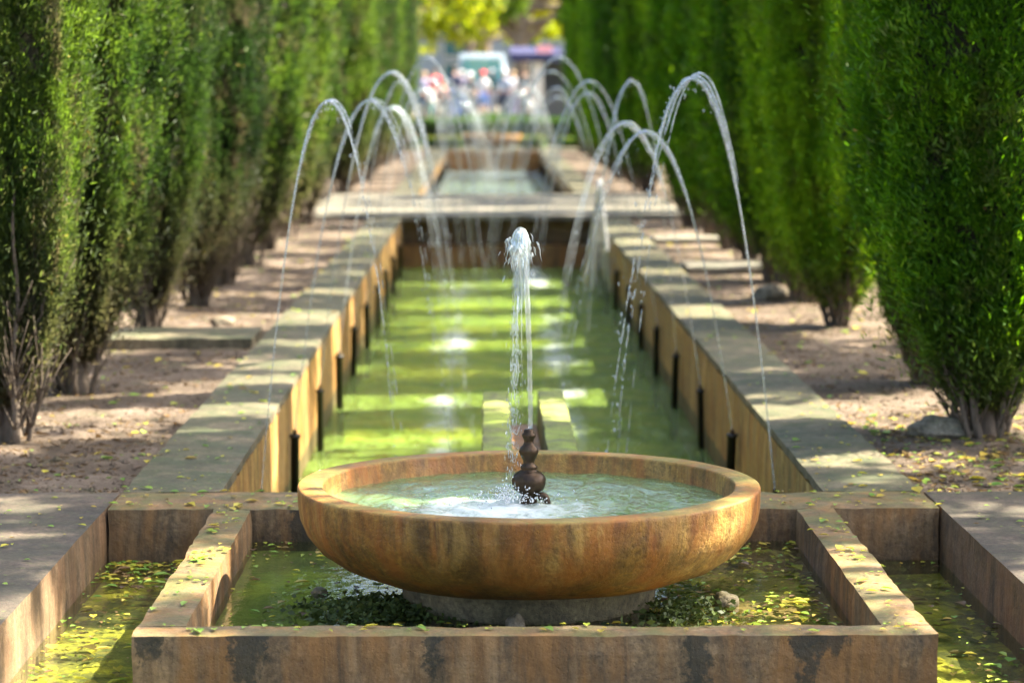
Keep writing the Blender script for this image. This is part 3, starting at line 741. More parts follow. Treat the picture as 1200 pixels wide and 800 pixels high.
def make_crown(seed, H, zb, n_low, n_high, zsplit, Lm, R=1.0, mat='cypress_l', cl=True):
    rs = np.random.RandomState(seed)
    ph = rs.uniform(0, 2 * PI, 8); am = rs.uniform(.5, 1, 8)
    ks = np.array([5, 7, 9, 11, 13, 4, 17, 22])
    def lob(th, z):
        v = 0
        for i, k in enumerate(ks):
            v = v + am[i] * np.cos(k * th + ph[i] + .5 * np.sin(z * (1.1 + .3 * i) + i)) / (1 + .1 * k)
        w_ = .06 * np.sin(z * 5.1 + 3 * th + ph[0]) + .05 * np.sin(z * 9.7 - 2 * th + ph[1]) + .035 * np.sin(z * 23 + 9 * th + ph[2]) * np.sin(z * 17 - 14 * th + ph[3])
        plume = -.2 * np.abs(np.sin(3.5 * th + ph[4] + .35 * np.sin(z * 1.7 + ph[5]))) ** .6 - .12 * np.abs(np.sin(6.5 * th + ph[6] - .5 * np.sin(z * 1.3))) ** .7
        return 1.2 + .07 * v + w_ + plume
    def layer(n, z0, z1, L, Wd, dr):
        z = rs.uniform(z0, z1, n); th = rs.uniform(0, 2 * PI, n)
        dep = rs.exponential(dr, n)
        r = crown_profile(z, H, zb) * R * lob(th, z) * (1 - np.clip(dep, 0, .85))
        # loose outliers, and holes where the brown heart shows
        r = r + (rs.rand(n) < .12) * rs.exponential(.05, n)
        hole = np.sin(z * 6.1 + ph[0]) * np.sin(5 * th + ph[1] + z) + np.sin(z * 11 + 3 * th + ph[2]) * np.sin(9 * th - z * 4 + ph[3]) * .9 + .5 * np.sin(z * 29 + ph[4] + 13 * th)
        keep = (rs.rand(n) < np.clip(1.15 - .75 * np.clip(hole, 0, 2), .12, 1)) & (rs.rand(n) < np.clip((z - zb) / .28 + .25, 0, 1))
        z = z[keep]; th = th[keep]; r = r[keep]; n = len(z)
        P = np.stack([r * np.cos(th), r * np.sin(th), z], 1)
        out = np.stack([np.cos(th), np.sin(th), np.zeros(n)], 1)
        D = out * rs.uniform(.15, .9, (n, 1)) + np.array([0, 0, 1]) * rs.uniform(.35, 1.1, (n, 1)) + rs.normal(0, .38, (n, 3))
        Ls = L * rs.uniform(.6, 1.5, n); V, Q = sprays(P, D, Ls, Ls * Wd, rs)
        # random tone for each spray
        rr = np.clip(rs.beta(2, 2, n) , 0, 1)
        return V, Q, np.repeat(rr, 4)
    V1, Q1, r1 = layer(int(n_low * 1.25), zb, zsplit, Lm * 1.15, .105, .11)
    V2, Q2, r2 = layer(n_high, zsplit, H, Lm * 2.3, .24, .14)
    V = np.concatenate([V1, V2]); Q = np.concatenate([Q1, Q2 + len(V1)]); rr = np.concatenate([r1, r2])
    mi = np.zeros(len(Q), int)
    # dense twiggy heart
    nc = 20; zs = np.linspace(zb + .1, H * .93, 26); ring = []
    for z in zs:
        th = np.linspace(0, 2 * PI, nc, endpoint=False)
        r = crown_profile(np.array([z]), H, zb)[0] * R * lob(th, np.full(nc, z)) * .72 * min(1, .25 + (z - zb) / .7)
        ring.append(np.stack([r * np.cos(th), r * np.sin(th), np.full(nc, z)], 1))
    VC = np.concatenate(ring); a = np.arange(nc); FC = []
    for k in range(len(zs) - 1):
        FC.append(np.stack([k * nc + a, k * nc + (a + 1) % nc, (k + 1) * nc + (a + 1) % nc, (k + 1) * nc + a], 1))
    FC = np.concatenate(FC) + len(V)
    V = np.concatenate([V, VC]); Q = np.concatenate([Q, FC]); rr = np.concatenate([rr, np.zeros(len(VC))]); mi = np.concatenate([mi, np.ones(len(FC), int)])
    # a few caught yellow leaves
    if cl:
        n = 260; z = rs.uniform(zb + .2, zsplit, n); th = rs.uniform(0, 2 * PI, n); r = crown_profile(z, H, zb) * R * lob(th, z) * 1.0
        P = np.stack([r * np.cos(th), r * np.sin(th), z], 1); VL, QL = sprays(P, rs.normal(size=(n, 3)), rs.uniform(.016, .034, n), rs.uniform(.005, .010, n), rs)
        V = np.concatenate([V, VL]); Q = np.concatenate([Q, QL + len(V) - len(VL)]); rr = np.concatenate([rr, np.repeat(rs.uniform(.25, .95, n), 4)]); mi = np.concatenate([mi, np.full(n, 2)])
    return npmesh('crown', V, Q, [M[mat], M['twigcore'], M['litter']], rr, mi)

def make_stems(seed, n=15, H=1.35):
    rnd = random.Random(seed); mb = MB()
    for k in range(n):
        a = rnd.uniform(0, 2 * PI); sp = rnd.uniform(.05, .36); r0 = rnd.uniform(.006, .019); q0 = rnd.uniform(.01, .12)
        P = []; R = []
        for j in range(12):
            u = j / 11; z = u * H * rnd.uniform(.97, 1.03)
            q = sp * (u ** .75) * .8 + q0
            P.append(Vector((math.cos(a) * q + .022 * math.sin(j * 1.1 + k * 2.1), math.sin(a) * q + .015 * math.cos(j + k * 2), z - .06))); R.append(r0 * (1.25 - .9 * u))
        mb.tube(P, R, 7)
        for m in range(16):                               # bare side twigs on the lower stem
            j = rnd.randint(1, 5); p = P[j]; b = a + rnd.uniform(-1.2, 1.2); l = rnd.uniform(.1, .3)
            Q = [p + Vector((math.cos(b) * l * u * .6, math.sin(b) * l * u * .6, l * u * 1.0)) + Vector((rnd.uniform(-.01, .01),) * 3) for u in (0, .35, .7, 1)]
            mb.tube(Q, [.006, .004, .003, .0015], 4)
    P = [Vector((0, 0, -.1)), Vector((0, 0, .02)), Vector((.01, 0, .15)), Vector((0, .01, .35))]
    mb.tube(P, [.075, .06, .04, .02], 10)
    return mb.mesh('trunk', M['bark'], True)

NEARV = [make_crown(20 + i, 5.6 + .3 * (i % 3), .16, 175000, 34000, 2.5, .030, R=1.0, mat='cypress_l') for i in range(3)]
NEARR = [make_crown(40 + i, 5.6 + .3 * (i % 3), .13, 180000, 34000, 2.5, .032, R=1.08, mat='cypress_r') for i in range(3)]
FARL = [make_crown(60 + i, 5.8, .2, 34000, 17000, 3.6, .075, mat='cypress_l', cl=False) for i in range(2)]
FARR = [make_crown(80 + i, 5.8, .2, 34000, 17000, 3.6, .075, R=.95, mat='cypress_r', cl=False) for i in range(2)]
STEMS = [make_stems(200 + i) for i in range(4)]
brd = [32.2, 34.3, 36.3]
ld = [11.6, 13.5, 16.8, 18.9, 20.9, 23.3, 25.4, 27.6, 29.8] + [38.6 + 2.15 * i for i in range(13)]
rd = [11.7, 13.8, 17.2, 19.2, 21.2, 23.4, 25.4, 27.5, 29.8] + [38.6 + 2.15 * i for i in range(13)]
rnd = random.Random(77)
for side, s_, far in (('left', -1, FARL), ('right', 1, FARR)):
    for i, d in enumerate(brd):
        t = empty('cypress', (s_ * 2.85, d, -.03), f'tall cypress beside the {side} end of the footbridge, {ORD[i]} from its near edge', 'cypress', f'cypresses in the {side} row', rz=rnd.uniform(0, 6.28))
        link('crown', far[i % 2], t); link('trunk', STEMS[i], t)
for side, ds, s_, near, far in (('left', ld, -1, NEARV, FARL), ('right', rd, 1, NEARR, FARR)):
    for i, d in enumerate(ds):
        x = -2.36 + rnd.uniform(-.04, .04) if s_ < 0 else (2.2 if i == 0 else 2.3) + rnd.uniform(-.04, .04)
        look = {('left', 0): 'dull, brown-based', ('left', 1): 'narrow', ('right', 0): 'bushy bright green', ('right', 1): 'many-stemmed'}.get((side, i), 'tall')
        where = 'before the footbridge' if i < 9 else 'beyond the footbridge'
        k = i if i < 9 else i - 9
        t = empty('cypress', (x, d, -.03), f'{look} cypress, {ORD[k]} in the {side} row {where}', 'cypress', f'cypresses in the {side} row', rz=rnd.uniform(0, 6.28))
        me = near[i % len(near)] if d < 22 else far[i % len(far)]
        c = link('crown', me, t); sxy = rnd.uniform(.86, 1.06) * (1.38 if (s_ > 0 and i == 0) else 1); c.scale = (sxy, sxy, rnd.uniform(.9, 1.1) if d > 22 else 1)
        link('trunk', STEMS[i % 4], t)

# ------------------------------------------------------------------ broadleaf trees
def leafy(seed, blobs, n, L, mat, W=.32, name='crown', loc=(0, 0, 0), gaps=()):
    rs = np.random.RandomState(seed); Ps = []
    wts = np.array([b[3] ** 2 for b in blobs]); wts = wts / wts.sum()
    for b, wt in zip(blobs, wts):
        m = int(n * wt); cl = max(6, m // 60)
        cd = rs.normal(size=(cl, 3)); cd /= np.linalg.norm(cd, axis=1, keepdims=True)
        cc = cd * (rs.rand(cl, 1) ** .45) * b[3] * np.array([1, 1, .75])
        idx = rs.randint(0, cl, m)
        P = cc[idx] + rs.normal(size=(m, 3)) * b[3] * .11 + np.array(b[:3])
        Ps.append(P)
    P = np.concatenate(Ps)
    for (gx, gy, gz_, gr) in gaps:                       # leaves cut away along sun rays to light chosen spots
        q = P + np.array(loc) - np.array((gx, gy, gz_)); tt = q @ np.array(sd)
        P = P[np.linalg.norm(q - tt[:, None] * np.array(sd), axis=1) > gr + .04 * rs.normal(size=len(P))]
    m = len(P)
    D = rs.normal(size=(m, 3)) + np.array([0, 0, -.5])
    Ls = L * rs.uniform(.6, 1.3, m)
    V, Q = sprays(P, D, Ls, Ls * W, rs)
    return npmesh(name, V, Q, M[mat], np.repeat(rs.rand(m), 4))

def branchy(base, h, lean, r0, targets, mat, seed):
    rnd = random.Random(seed); mb = MB()
    top = Vector((lean[0], lean[1], h)); P = []; R = []
    for j in range(12):
        u = j / 11; P.append(Vector((lean[0] * u * u, lean[1] * u * u, h * u)) + Vector((.05 * math.sin(u * 7 + seed), .05 * math.cos(u * 5), 0)) * r0 * 6 * u); R.append(r0 * (1.35 if j == 0 else 1.1 - .55 * u))
    mb.tube(P, R, 12)
    for tg in targets:
        tg = Vector(tg[:3]); s0 = P[rnd.randint(7, 11)]; Q = []
        for j in range(8):
            u = j / 7; Q.append(s0.lerp(tg, u) + Vector((rnd.uniform(-.1, .1), rnd.uniform(-.1, .1), .25 * math.sin(u * PI))) * u)
        mb.tube(Q, [r0 * .42 * (1 - .85 * j / 7) for j in range(8)], 7)
        for m in range(5):
            q0 = Q[rnd.randint(3, 6)]; e = q0 + Vector((rnd.uniform(-1, 1), rnd.uniform(-1, 1), rnd.uniform(-.3, .8))) * 1.1
            mb.tube([q0, q0.lerp(e, .5) + Vector((0, 0, .1)), e], [r0 * .14, r0 * .09, .012], 5)
    return mb.mesh('trunk', mat, True)

def broad_tree(loc, h, lean, r0, blobs, n, L, seed, label, group, mat='broadleaf', bk='pinebark', gaps=()):
    t = empty('broadleaf_tree', loc, label, 'tree', group)
    link('trunk', branchy(loc, h, lean, r0, blobs, M[bk], seed), t)
    link('crown', leafy(seed, blobs, n, L, mat, loc=loc, gaps=gaps), t)
    return t
def blobs(rnd, c, R, k, r):
    return [(c[0] + rnd.uniform(-1, 1) * R[0], c[1] + rnd.uniform(-1, 1) * R[1], c[2] + rnd.uniform(-1, 1) * R[2], r * rnd.uniform(.7, 1.2)) for _ in range(k)]
r_ = random.Random(21)
# out-of-view trees added to shade and dapple the basin, beds and pools
gaps = [(-1.08, 8.4, -.05, .36), (-.75, 8.5, .2, .2), (.66, 7.95, .1, .24), (1.45, 7.7, -.2, .52), (.83, 8.3, -.13, .3), (1.12, 8.7, 0, .16), (-1.45, 7.9, -.2, .2), (-1.9, 8.9, 0, .16), (2.3, 11.2, 1.0, .45), (1.95, 11.2, .5, .3), (2.7, 11.4, 1.7, .5), (-1.4, 7.2, -.2, .12), (2.0, 9.2, 0, .4), (-.3, 8.5, .2, .2), (1.1, 8.0, 0, .09), (-.2, 7.35, 0, .1), (1.2, 10.6, 0, .12), (-1.25, 9.2, 0, .1)]
broad_tree((7.8, 8.8, 0), 5.0, (-.8, .3, 0), .2, blobs(r_, (-1.6, .6, 7.2), (2.3, 3.3, .9), 22, 1.05), 34000, .15, 31, 'unseen shade tree added right of the front paving, its crown opened for sun patches', 'added unseen shade trees', gaps=gaps)
for i, (x, y, ll) in enumerate(((-8.4, 6.5, 'left of the front paving'), (-6.5, -3.5, 'left behind the viewpoint'), (6.8, -3.0, 'right behind the viewpoint'))):  # unseen trees added to cut open sky light from the left and behind
    broad_tree((x, y, 0), 4.6, (-.5 if x > 0 else .5, .3, 0), .2, blobs(r_, (0, 0, 5.6), (2.8, 3.2, 1.6), 18, 1.15), 15000, .18, 231 + i, f'unseen shade tree added {ll}', 'added unseen shade trees')
for i, (y, n_) in enumerate(((16.5, 10000), (23.5, 10000), (31, 9000), (39, 9000), (49, 10000), (60, 10000))):  # unseen trees added to break up the sun stripes
    broad_tree((8.6, y, 0), 5.2, (-.8, .3, 0), .2, blobs(r_, (-2.6, -.9, 7.6), (2.6, 3.0, .9), 13, 1.0), n_, .16, 131 + i, f'unseen shade tree added behind the right hedge, {ORD[i]} past the paving', 'added unseen shade trees')
# trees closing the end of the walk
ends = [(-2.75, 79, 4.2, .36, (.5, 0, 0), 9), (-1.0, 104, 4.4, .3, (.3, 0, 0), 9), (5.4, 82, 4.0, .34, (-.4, 0, 0), 9), (1.1, 97, 4.2, .42, (.2, 0, 0), 9), (9, 95, 4, .4, (0, 0, 0), 8), (-9, 97, 4, .4, (.4, 0, 0), 8)]
ends += [(-6, 122, 5, .4, (0, 0, 0), 9), (-.5, 126, 5, .4, (.5, 0, 0), 9), (4.6, 120, 5, .4, (0, 0, 0), 9)]
elab = ['pale trunked leaning tree left of the end of the walk', 'thin tree in the middle of the far end, behind the van', 'dark green tree right of the far end of the walk',
        'thick brown trunked tree behind the people at the end of the walk', 'tree far to the right behind the kiosk', 'tree far to the left behind the pale trunk', 'leftmost of the three trees before the pale building', 'middle one of the three trees before the pale building', 'rightmost of the three trees before the pale building']
for i, (x, y, h, r0, ln, hh) in enumerate(ends):
    rr = random.Random(50 + i)
    bl = blobs(rr, ({0: -1.2, 2: -2.2}.get(i, 0), 0, 4.6), (3.4, 2.2, 1.2), 15, 1.1)
    if i in (6, 7, 8): bl += blobs(rr, (0, 0, 17), (6.5, 2.2, 8.5), 40, 2.2)
    if i in (1, 3): bl += blobs(rr, (0, 0, 9.5), (4.0, 2.2, 3.6), 16, 1.5)
    broad_tree((x, y, .5), h, ln, r0, bl, {1: 24000, 3: 24000, 6: 17000, 7: 17000, 8: 17000}.get(i, 12000), .34 if i > 5 else .2, 60 + i, elab[i], 'broadleaf trees at the end of the walk', mat='sunleaf' if i in (0, 1, 3, 7) else 'broadleaf')

# ------------------------------------------------------------------ hedges (clipped)
def hedge(x0, x1, y0, y1, z0, z1, n, L, seed, label, mat='shrubleaf', group=None):
    rs = np.random.RandomState(seed)
    t = empty('hedge', ((x0 + x1) / 2, (y0 + y1) / 2, z0), label, 'hedge', group)
    ex, ey, ez = x1 - x0, y1 - y0, z1 - z0
    areas = np.array([ex * ey, ex * ez, ex * ez, ey * ez, ey * ez]); areas = areas / areas.sum()
    f = rs.choice(5, n, p=areas); u = rs.rand(n) - .5; v = rs.rand(n) - .5; dep = rs.exponential(.05, n)
    P = np.zeros((n, 3)); N = np.zeros((n, 3))
    wob = .06 * np.sin(u * ex * 2.1 + 1) + .05 * np.sin(v * ez * 4 + u * 9)
    for k in range(5):
        m = f == k
        if k == 0: P[m] = np.stack([u[m] * ex, v[m] * ey, ez - dep[m] + wob[m]], 1); N[m] = (0, 0, 1)
        elif k < 3:
            s = -1 if k == 1 else 1
            P[m] = np.stack([u[m] * ex, s * (ey / 2 - dep[m] + wob[m]), (v[m] + .5) * ez], 1); N[m] = (0, s, 0)
        else:
            s = -1 if k == 3 else 1
            P[m] = np.stack([s * (ex / 2 - dep[m] + wob[m]), u[m] * ey, (v[m] + .5) * ez], 1); N[m] = (s, 0, 0)
    D = N * .8 + rs.normal(0, .7, (n, 3)) + np.array([0, 0, .4]); Ls = L * rs.uniform(.6, 1.4, n)
    V, Q = sprays(P, D, Ls, Ls * .3, rs)
    link('foliage', npmesh('foliage', V, Q, M[mat], np.repeat(rs.rand(n), 4)), t)
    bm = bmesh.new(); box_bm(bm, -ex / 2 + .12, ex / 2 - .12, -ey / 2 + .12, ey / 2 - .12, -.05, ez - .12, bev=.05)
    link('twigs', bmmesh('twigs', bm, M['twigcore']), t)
hedge(-7.6, -6.2, 10.5, 68, -.06, 2.3, 60000, .1, 1, 'long dark garden hedge behind the left cypress row', group=None)
hedge(6.2, 7.6, 10.5, 68, -.06, 2.3, 60000, .1, 2, 'long dark garden hedge behind the right cypress row')
hedge(-4.6, 4.0, 70.6, 71.8, -.06, .74, 26000, .07, 3, 'low clipped green hedge across the far end behind the distant bowl')

# ------------------------------------------------------------------ flowers near the distant bowl
def petal_mat(name, c): return plain(name, c, .6, var=.1)
M['yellow'] = petal_mat('yellow_petals', (.75, .6, .04)); M['red'] = petal_mat('red_petals', (.65, .03, .05))
def flower_bush(x, y, z, wx, wy, h, col, nfl, seed, label):
    rs = np.random.RandomState(seed); rn = random.Random(seed)
    t = empty('flower_plant', (x, y, z), label, 'flowering plant', 'flowering plants around the distant bowl')
    n = 2600
    P = np.stack([rs.uniform(-1, 1, n) * wx, rs.uniform(-1, 1, n) * wy, rs.rand(n) ** .7 * h], 1); D = rs.normal(0, .6, (n, 3)) + np.array([0, 0, .8])
    Ls = .09 * rs.uniform(.6, 1.3, n); V, Q = sprays(P, D, Ls, Ls * .25, rs)
    link('leaves', npmesh('leaves', V, Q, M['shrubleaf'], np.repeat(rs.rand(n), 4)), t)
    mb = MB()
    for k in range(nfl):
        c = Vector((rn.uniform(-1, 1) * wx, rn.uniform(-1, 1) * wy, h + rn.uniform(-.04, .06)))
        for p in range(6):
            a = p * PI / 3 + rn.random(); d = Vector((math.cos(a), math.sin(a), .35)) * .035; e = Vector((-math.sin(a), math.cos(a), 0)) * .015
            o = len(mb.V); mb.V += [tuple(c), tuple(c + d * .6 + e), tuple(c + d), tuple(c + d * .6 - e)]; mb.F.append((o, o + 1, o + 2, o + 3))
    link('blossoms', mb.mesh('blossoms', M[col]), t)
flower_bush(-1.25, 65.4, .03, .45, .3, .26, 'yellow', 240, 1, 'yellow flowering plant just left of the distant bowl')
flower_bush(1.05, 65.4, .03, .3, .3, .26, 'yellow', 150, 2, 'yellow flowering plant just right of the distant bowl')
flower_bush(2.2, 66.4, .03, .45, .3, .22, 'yellow', 110, 3, 'sparser yellow flowering plant near the right end of the low hedge')
flower_bush(-2.1, 65.2, .03, .18, .2, .3, 'red', 120, 4, 'red flowering plant left of the yellow flowers by the distant bowl')
flower_bush(-2.6, 66.6, .03, .3, .3, .34, 'yellow', 12, 5, 'mostly green plant behind the red flowers')

# ------------------------------------------------------------------ fallen leaves, debris, rocks
def litter(name, pts, size, seed, label, rlo=0, rhi=1, flat=.15):
    rs = np.random.RandomState(seed); n = len(pts)
    a = rs.uniform(0, 2 * PI, n); D = np.stack([np.cos(a), np.sin(a), rs.normal(0, flat, n)], 1); U = np.stack([-np.sin(a), np.cos(a), rs.normal(0, flat, n)], 1)
    L = size * np.clip(rs.lognormal(-.15, .5, n), .3, 2.6)[:, None]; W = L * rs.uniform(.16, .42, n)[:, None]
    P = np.array(pts); up = np.array([0, 0, 1]) * L * .12
    V = np.stack([P - D * L * .5, P - D * L * .1 + U * W + up, P + D * L * .25 + U * W * .7 + up, P + D * L * .55, P + D * L * .25 - U * W * .7 + up, P - D * L * .1 - U * W + up], 1).reshape(-1, 3)
    Q = np.arange(6 * n).reshape(n, 6)
    Q = np.concatenate([Q[:, [0, 1, 2, 3]], Q[:, [0, 3, 4, 5]]])
    V[:, 2] += .004
    o = link(name, npmesh(name, V, Q, M['litter'], np.repeat(np.clip(rs.uniform(rlo, rhi, n), 0, 1), 6)))
    return tag(o, label, 'fallen leaves', kind='stuff')
rs = np.random.RandomState(5)
def surf(x, y):
    ax = abs(x)
    return soilz(x, y) if ax > 1.6 else 0
pts = []
for _ in range(2600):
    x = rs.choice([-1, 1]) * rs.uniform(1.62, 3.6); y = 9.96 + 20 * rs.rand() ** 1.6; pts.append((x, y, surf(x, y)))
for _ in range(1400):
    x = rs.uniform(1.62, 3.2); y = rs.uniform(9.96, 12.5); pts.append((x, y, surf(x, y)))
litter('fallen_leaves', pts, .028, 1, 'small yellow and brown fallen leaves scattered over the soil beds')
pts = []
for _ in range(420):
    x = rs.choice([-1, 1]) * rs.uniform(1.22, 1.6); y = 9.96 + 18 * rs.rand() ** 1.5; pts.append((x, y, .001))
for _ in range(330):
    x = rs.choice([-1, 1]) * rs.uniform(1.62, 2.6); y = rs.uniform(6, 9.9); pts.append((x, y, .001))
for _ in range(260):
    x = rs.uniform(-1.6, 1.6); y = rs.uniform(9.54, 9.93); pts.append((x, y, .001))
litter('fallen_leaves', pts, .026, 2, 'fallen leaves scattered over the stone copings and front paving', .3, 1, .08)
pts = []
for _ in range(70):
    x = rs.choice([-1, 1]) * rs.uniform(1.05, 1.18); y = rs.uniform(7.4, 9.5); pts.append((x, y, .002))
for k in range(5):
    cx = rs.choice([-1, 1]) * 1.11; cy = rs.uniform(8.2, 9.4)
    for _ in range(12): pts.append((cx + rs.normal() * .03, cy + rs.normal() * .07, .003))
for _ in range(60): pts.append((rs.uniform(-1.15, 1.15), rs.uniform(7.3, 7.41), .002))
litter('fallen_leaves', pts, .024, 3, 'fallen leaves lying on the basin frame', .4, 1, .08)
pts = []
for _ in range(520):
    x = min(1.03, max(-1.0, 1.0 - abs(rs.normal()) * .75)); y = rs.uniform(7.43, 9.5)
    if math.hypot(x, y - 8.45) < .45: continue
    pts.append((x, y, -.129))
for _ in range(260):
    x = rs.uniform(-1.03, 1.03); y = rs.uniform(9.2, 9.52); pts.append((x, y, -.129))
for _ in range(120):
    pts.append((rs.uniform(-1.03, -.3), rs.uniform(7.5, 9.4), -.129))
litter('floating_leaves', pts, .024, 4, 'yellow and brown leaves floating in the basin around the bowl', 0, 1, .03)
pts = []
for _ in range(200):
    x = -1.6 + .40 * rs.rand(); y = 9.5 - abs(rs.normal()) * .22; pts.append((x, y, -.204))
for _ in range(170):
    y = rs.uniform(5.5, 9.5); x = -1.59 + abs(rs.normal()) * .13; pts.append((min(x, -1.2), y, -.204))
for _ in range(170):
    pts.append((rs.uniform(1.2, 1.59), rs.uniform(5.5, 9.5), -.204))
for _ in range(260):
    pts.append((rs.uniform(-1.59, 1.59), rs.uniform(5.2, 7.9), -.204))
pts = [p for p in pts if not (abs(p[0]) < 1.195 and p[1] > 7.28)]
litter('floating_leaves', pts, .026, 6, 'yellow and green leaves floating in the outer channels', .15, 1, .03)
# sunken leaves on the channel and basin floor
pts = [(rs.uniform(-1.59, 1.59), rs.uniform(5.2, 9.5), -.252) for _ in range(3600)]
pts = [p for p in pts if not (abs(p[0]) < 1.195 and p[1] > 7.28)]
pts += [(rs.uniform(-.2, 1.03), rs.uniform(7.43, 9.5), -.157) for _ in range(1600)]
litter('sunken_leaves', pts, .036, 8, 'matted leaves lying under water on the channel floor', 0, .8, .1)

rs = np.random.RandomState(44); n = 16000
X = rs.choice([-1, 1], n) * rs.uniform(1.62, 3.4, n); Y = 9.97 + 16 * rs.rand(n) ** 1.5
cl = np.array([mnoise.noise(Vector((a * 1.7, b * 1.7, 4))) for a, b in zip(X, Y)]); m = cl > -.12; X = X[m]; Y = Y[m]
P = np.stack([X, Y, np.array([soilz(a, b) for a, b in zip(X, Y)]) + .006], 1); D = rs.normal(0, 1, (len(P), 3)) * np.array([1, 1, .18]); Ls = rs.uniform(.012, .05, len(P))
V, Q = sprays(P, D, Ls, Ls * .1, rs)
tag(link('needle_litter', npmesh('needles', V, Q, M['litter'], np.repeat(rs.uniform(0, .34, len(P)), 4))), 'brown twigs and dropped cypress needles on the soil beds', 'needle litter', kind='stuff')
# dark weed by the pedestal
rs = np.random.RandomState(15); n = 2000
u = rs.normal(size=(n, 2)) * np.array([.12, .10]) ; P = np.stack([-.5 + u[:, 0], 8.25 + u[:, 1], -.135 + .03 * rs.rand(n)], 1)
n2 = 300; P2 = np.stack([rs.normal(size=n2) * .3, 7.95 + rs.normal(size=n2) * .1, -.135 + .012 * rs.rand(n2)], 1)
n3 = 700; P3 = np.stack([.5 + rs.normal(size=n3) * .08, 8.2 + rs.normal(size=n3) * .12, -.135 + .03 * rs.rand(n3)], 1)
P = np.concatenate([P, P2, P3]); P = P[(np.hypot(P[:, 0], P[:, 1] - 8.45) > .43) & (P[:, 1] > 7.45)]
D = rs.normal(0, 1, (len(P), 3)) * np.array([1, 1, .35]); Ls = rs.uniform(.012, .035, len(P))
V, Q = sprays(P, D, Ls, Ls * .3, rs)
tag(link('water_weed', npmesh('weed', V, Q, M['weed'], np.repeat(rs.rand(len(P)), 4))), 'dark water weed clumped at the foot of the bowl pedestal', 'water weed', kind='stuff')

def rock(loc, r, seed, label, group=None, mat='rock', sq=(1, 1, .7)):
    bm = bmesh.new(); bmesh.ops.create_icosphere(bm, subdivisions=4, radius=1)
    for v in bm.verts:
        p = v.co.copy(); k = 1 + .28 * mnoise.noise(p * 1.3 + Vector((seed, 0, 0))) + .1 * mnoise.noise(p * 3.7 + Vector((0, seed, 0))) + .03 * mnoise.noise(p * 10)
        v.co = Vector((p.x * sq[0], p.y * sq[1], p.z * sq[2])) * k * r
    o = link('rock', bmmesh('rock', bm, M[mat], True)); o.location = loc
    return tag(o, label, 'rock', group)
rock((.0 - .05, 7.93, -.12), .042, 3, 'small pale rock in front of the bowl pedestal', sq=(.8, .8, 1.1))
rock((-.43, 7.99, -.145), .03, 5, 'little brown pebble left of the bowl pedestal')
rock((-.72, 8.55, -.13), .028, 8, 'blackish pebble in the green water left of the bowl', mat='weed' if False else 'pedestal')
rock((.66, 8.35, -.12), .045, 9, 'dark lump of stone in the basin right of the bowl', mat='pedestal')
rock((2.02, 11.75, -.0), .15, 12, 'flat brown rock at the foot of the bushy right cypress', sq=(1.15, .8, .42))
rock((2.05, 19.4, .0), .13, 15, 'rounded stone in the right soil bed between cypresses', sq=(1.1, .8, .65))
rock((-1.95, 17.2, .0), .07, 18, 'small stone beside the left coping past the slab', sq=(1.2, .8, .6))
# soil clods and pebbles
mb = MB(); rn = random.Random(33)
for _ in range(9500):
    x = rn.choice((-1, 1)) * rn.uniform(1.64, 3.4); y = 9.98 + 14 * rn.random() ** 1.7; r = .003 + min(.022, rn.expovariate(1 / .004))
    V = [(x + r * a * rn.uniform(.7, 1.3), y + r * b * rn.uniform(.7, 1.3), soilz(x, y) + r * .2 + r * .7 * c) for a, b, c in ((1,0,0),(0,1,0),(-1,0,0),(0,-1,0),(0,0,1),(0,0,-1))]
    mb.add((V, [(0,1,4),(1,2,4),(2,3,4),(3,0,4),(1,0,5),(2,1,5),(3,2,5),(0,3,5)]))
tag(link('soil_clods', mb.mesh('clods', M['soil'])), 'crumbly clods of earth on the soil beds', 'earth', kind='stuff')

# ------------------------------------------------------------------ people at the end of the walk
M['skin'] = plain('warm_skin', (.5, .3, .21), .55, var=.03); M['skin2'] = plain('tanned_skin', (.36, .2, .13), .55, var=.03)
def cloth(n, c): return plain(n, c, .85, var=.08)
def skinned(name, verts, edges, rad, mat, root=0, sub=1):
    me = bpy.data.meshes.new(name); me.from_pydata(verts, edges, []); o = bpy.data.objects.new(name, me); C.objects.link(o)
    o.modifiers.new('s', 'SKIN'); sb = o.modifiers.new('u', 'SUBSURF'); sb.levels = sub; sb.render_levels = sub
    sv = me.skin_vertices[0].data
    for i, r in enumerate(rad): sv[i].radius = r if isinstance(r, tuple) else (r, r); sv[i].use_root = (i == root)
    bpy.context.view_layer.update()
    ev = o.evaluated_get(bpy.context.evaluated_depsgraph_get()); m2 = bpy.data.meshes.new_from_object(ev)
    bpy.data.objects.remove(o); m2.name = name; m2.materials.clear(); m2.materials.append(mat)
    m2.polygons.foreach_set('use_smooth', [True] * len(m2.polygons)); return m2
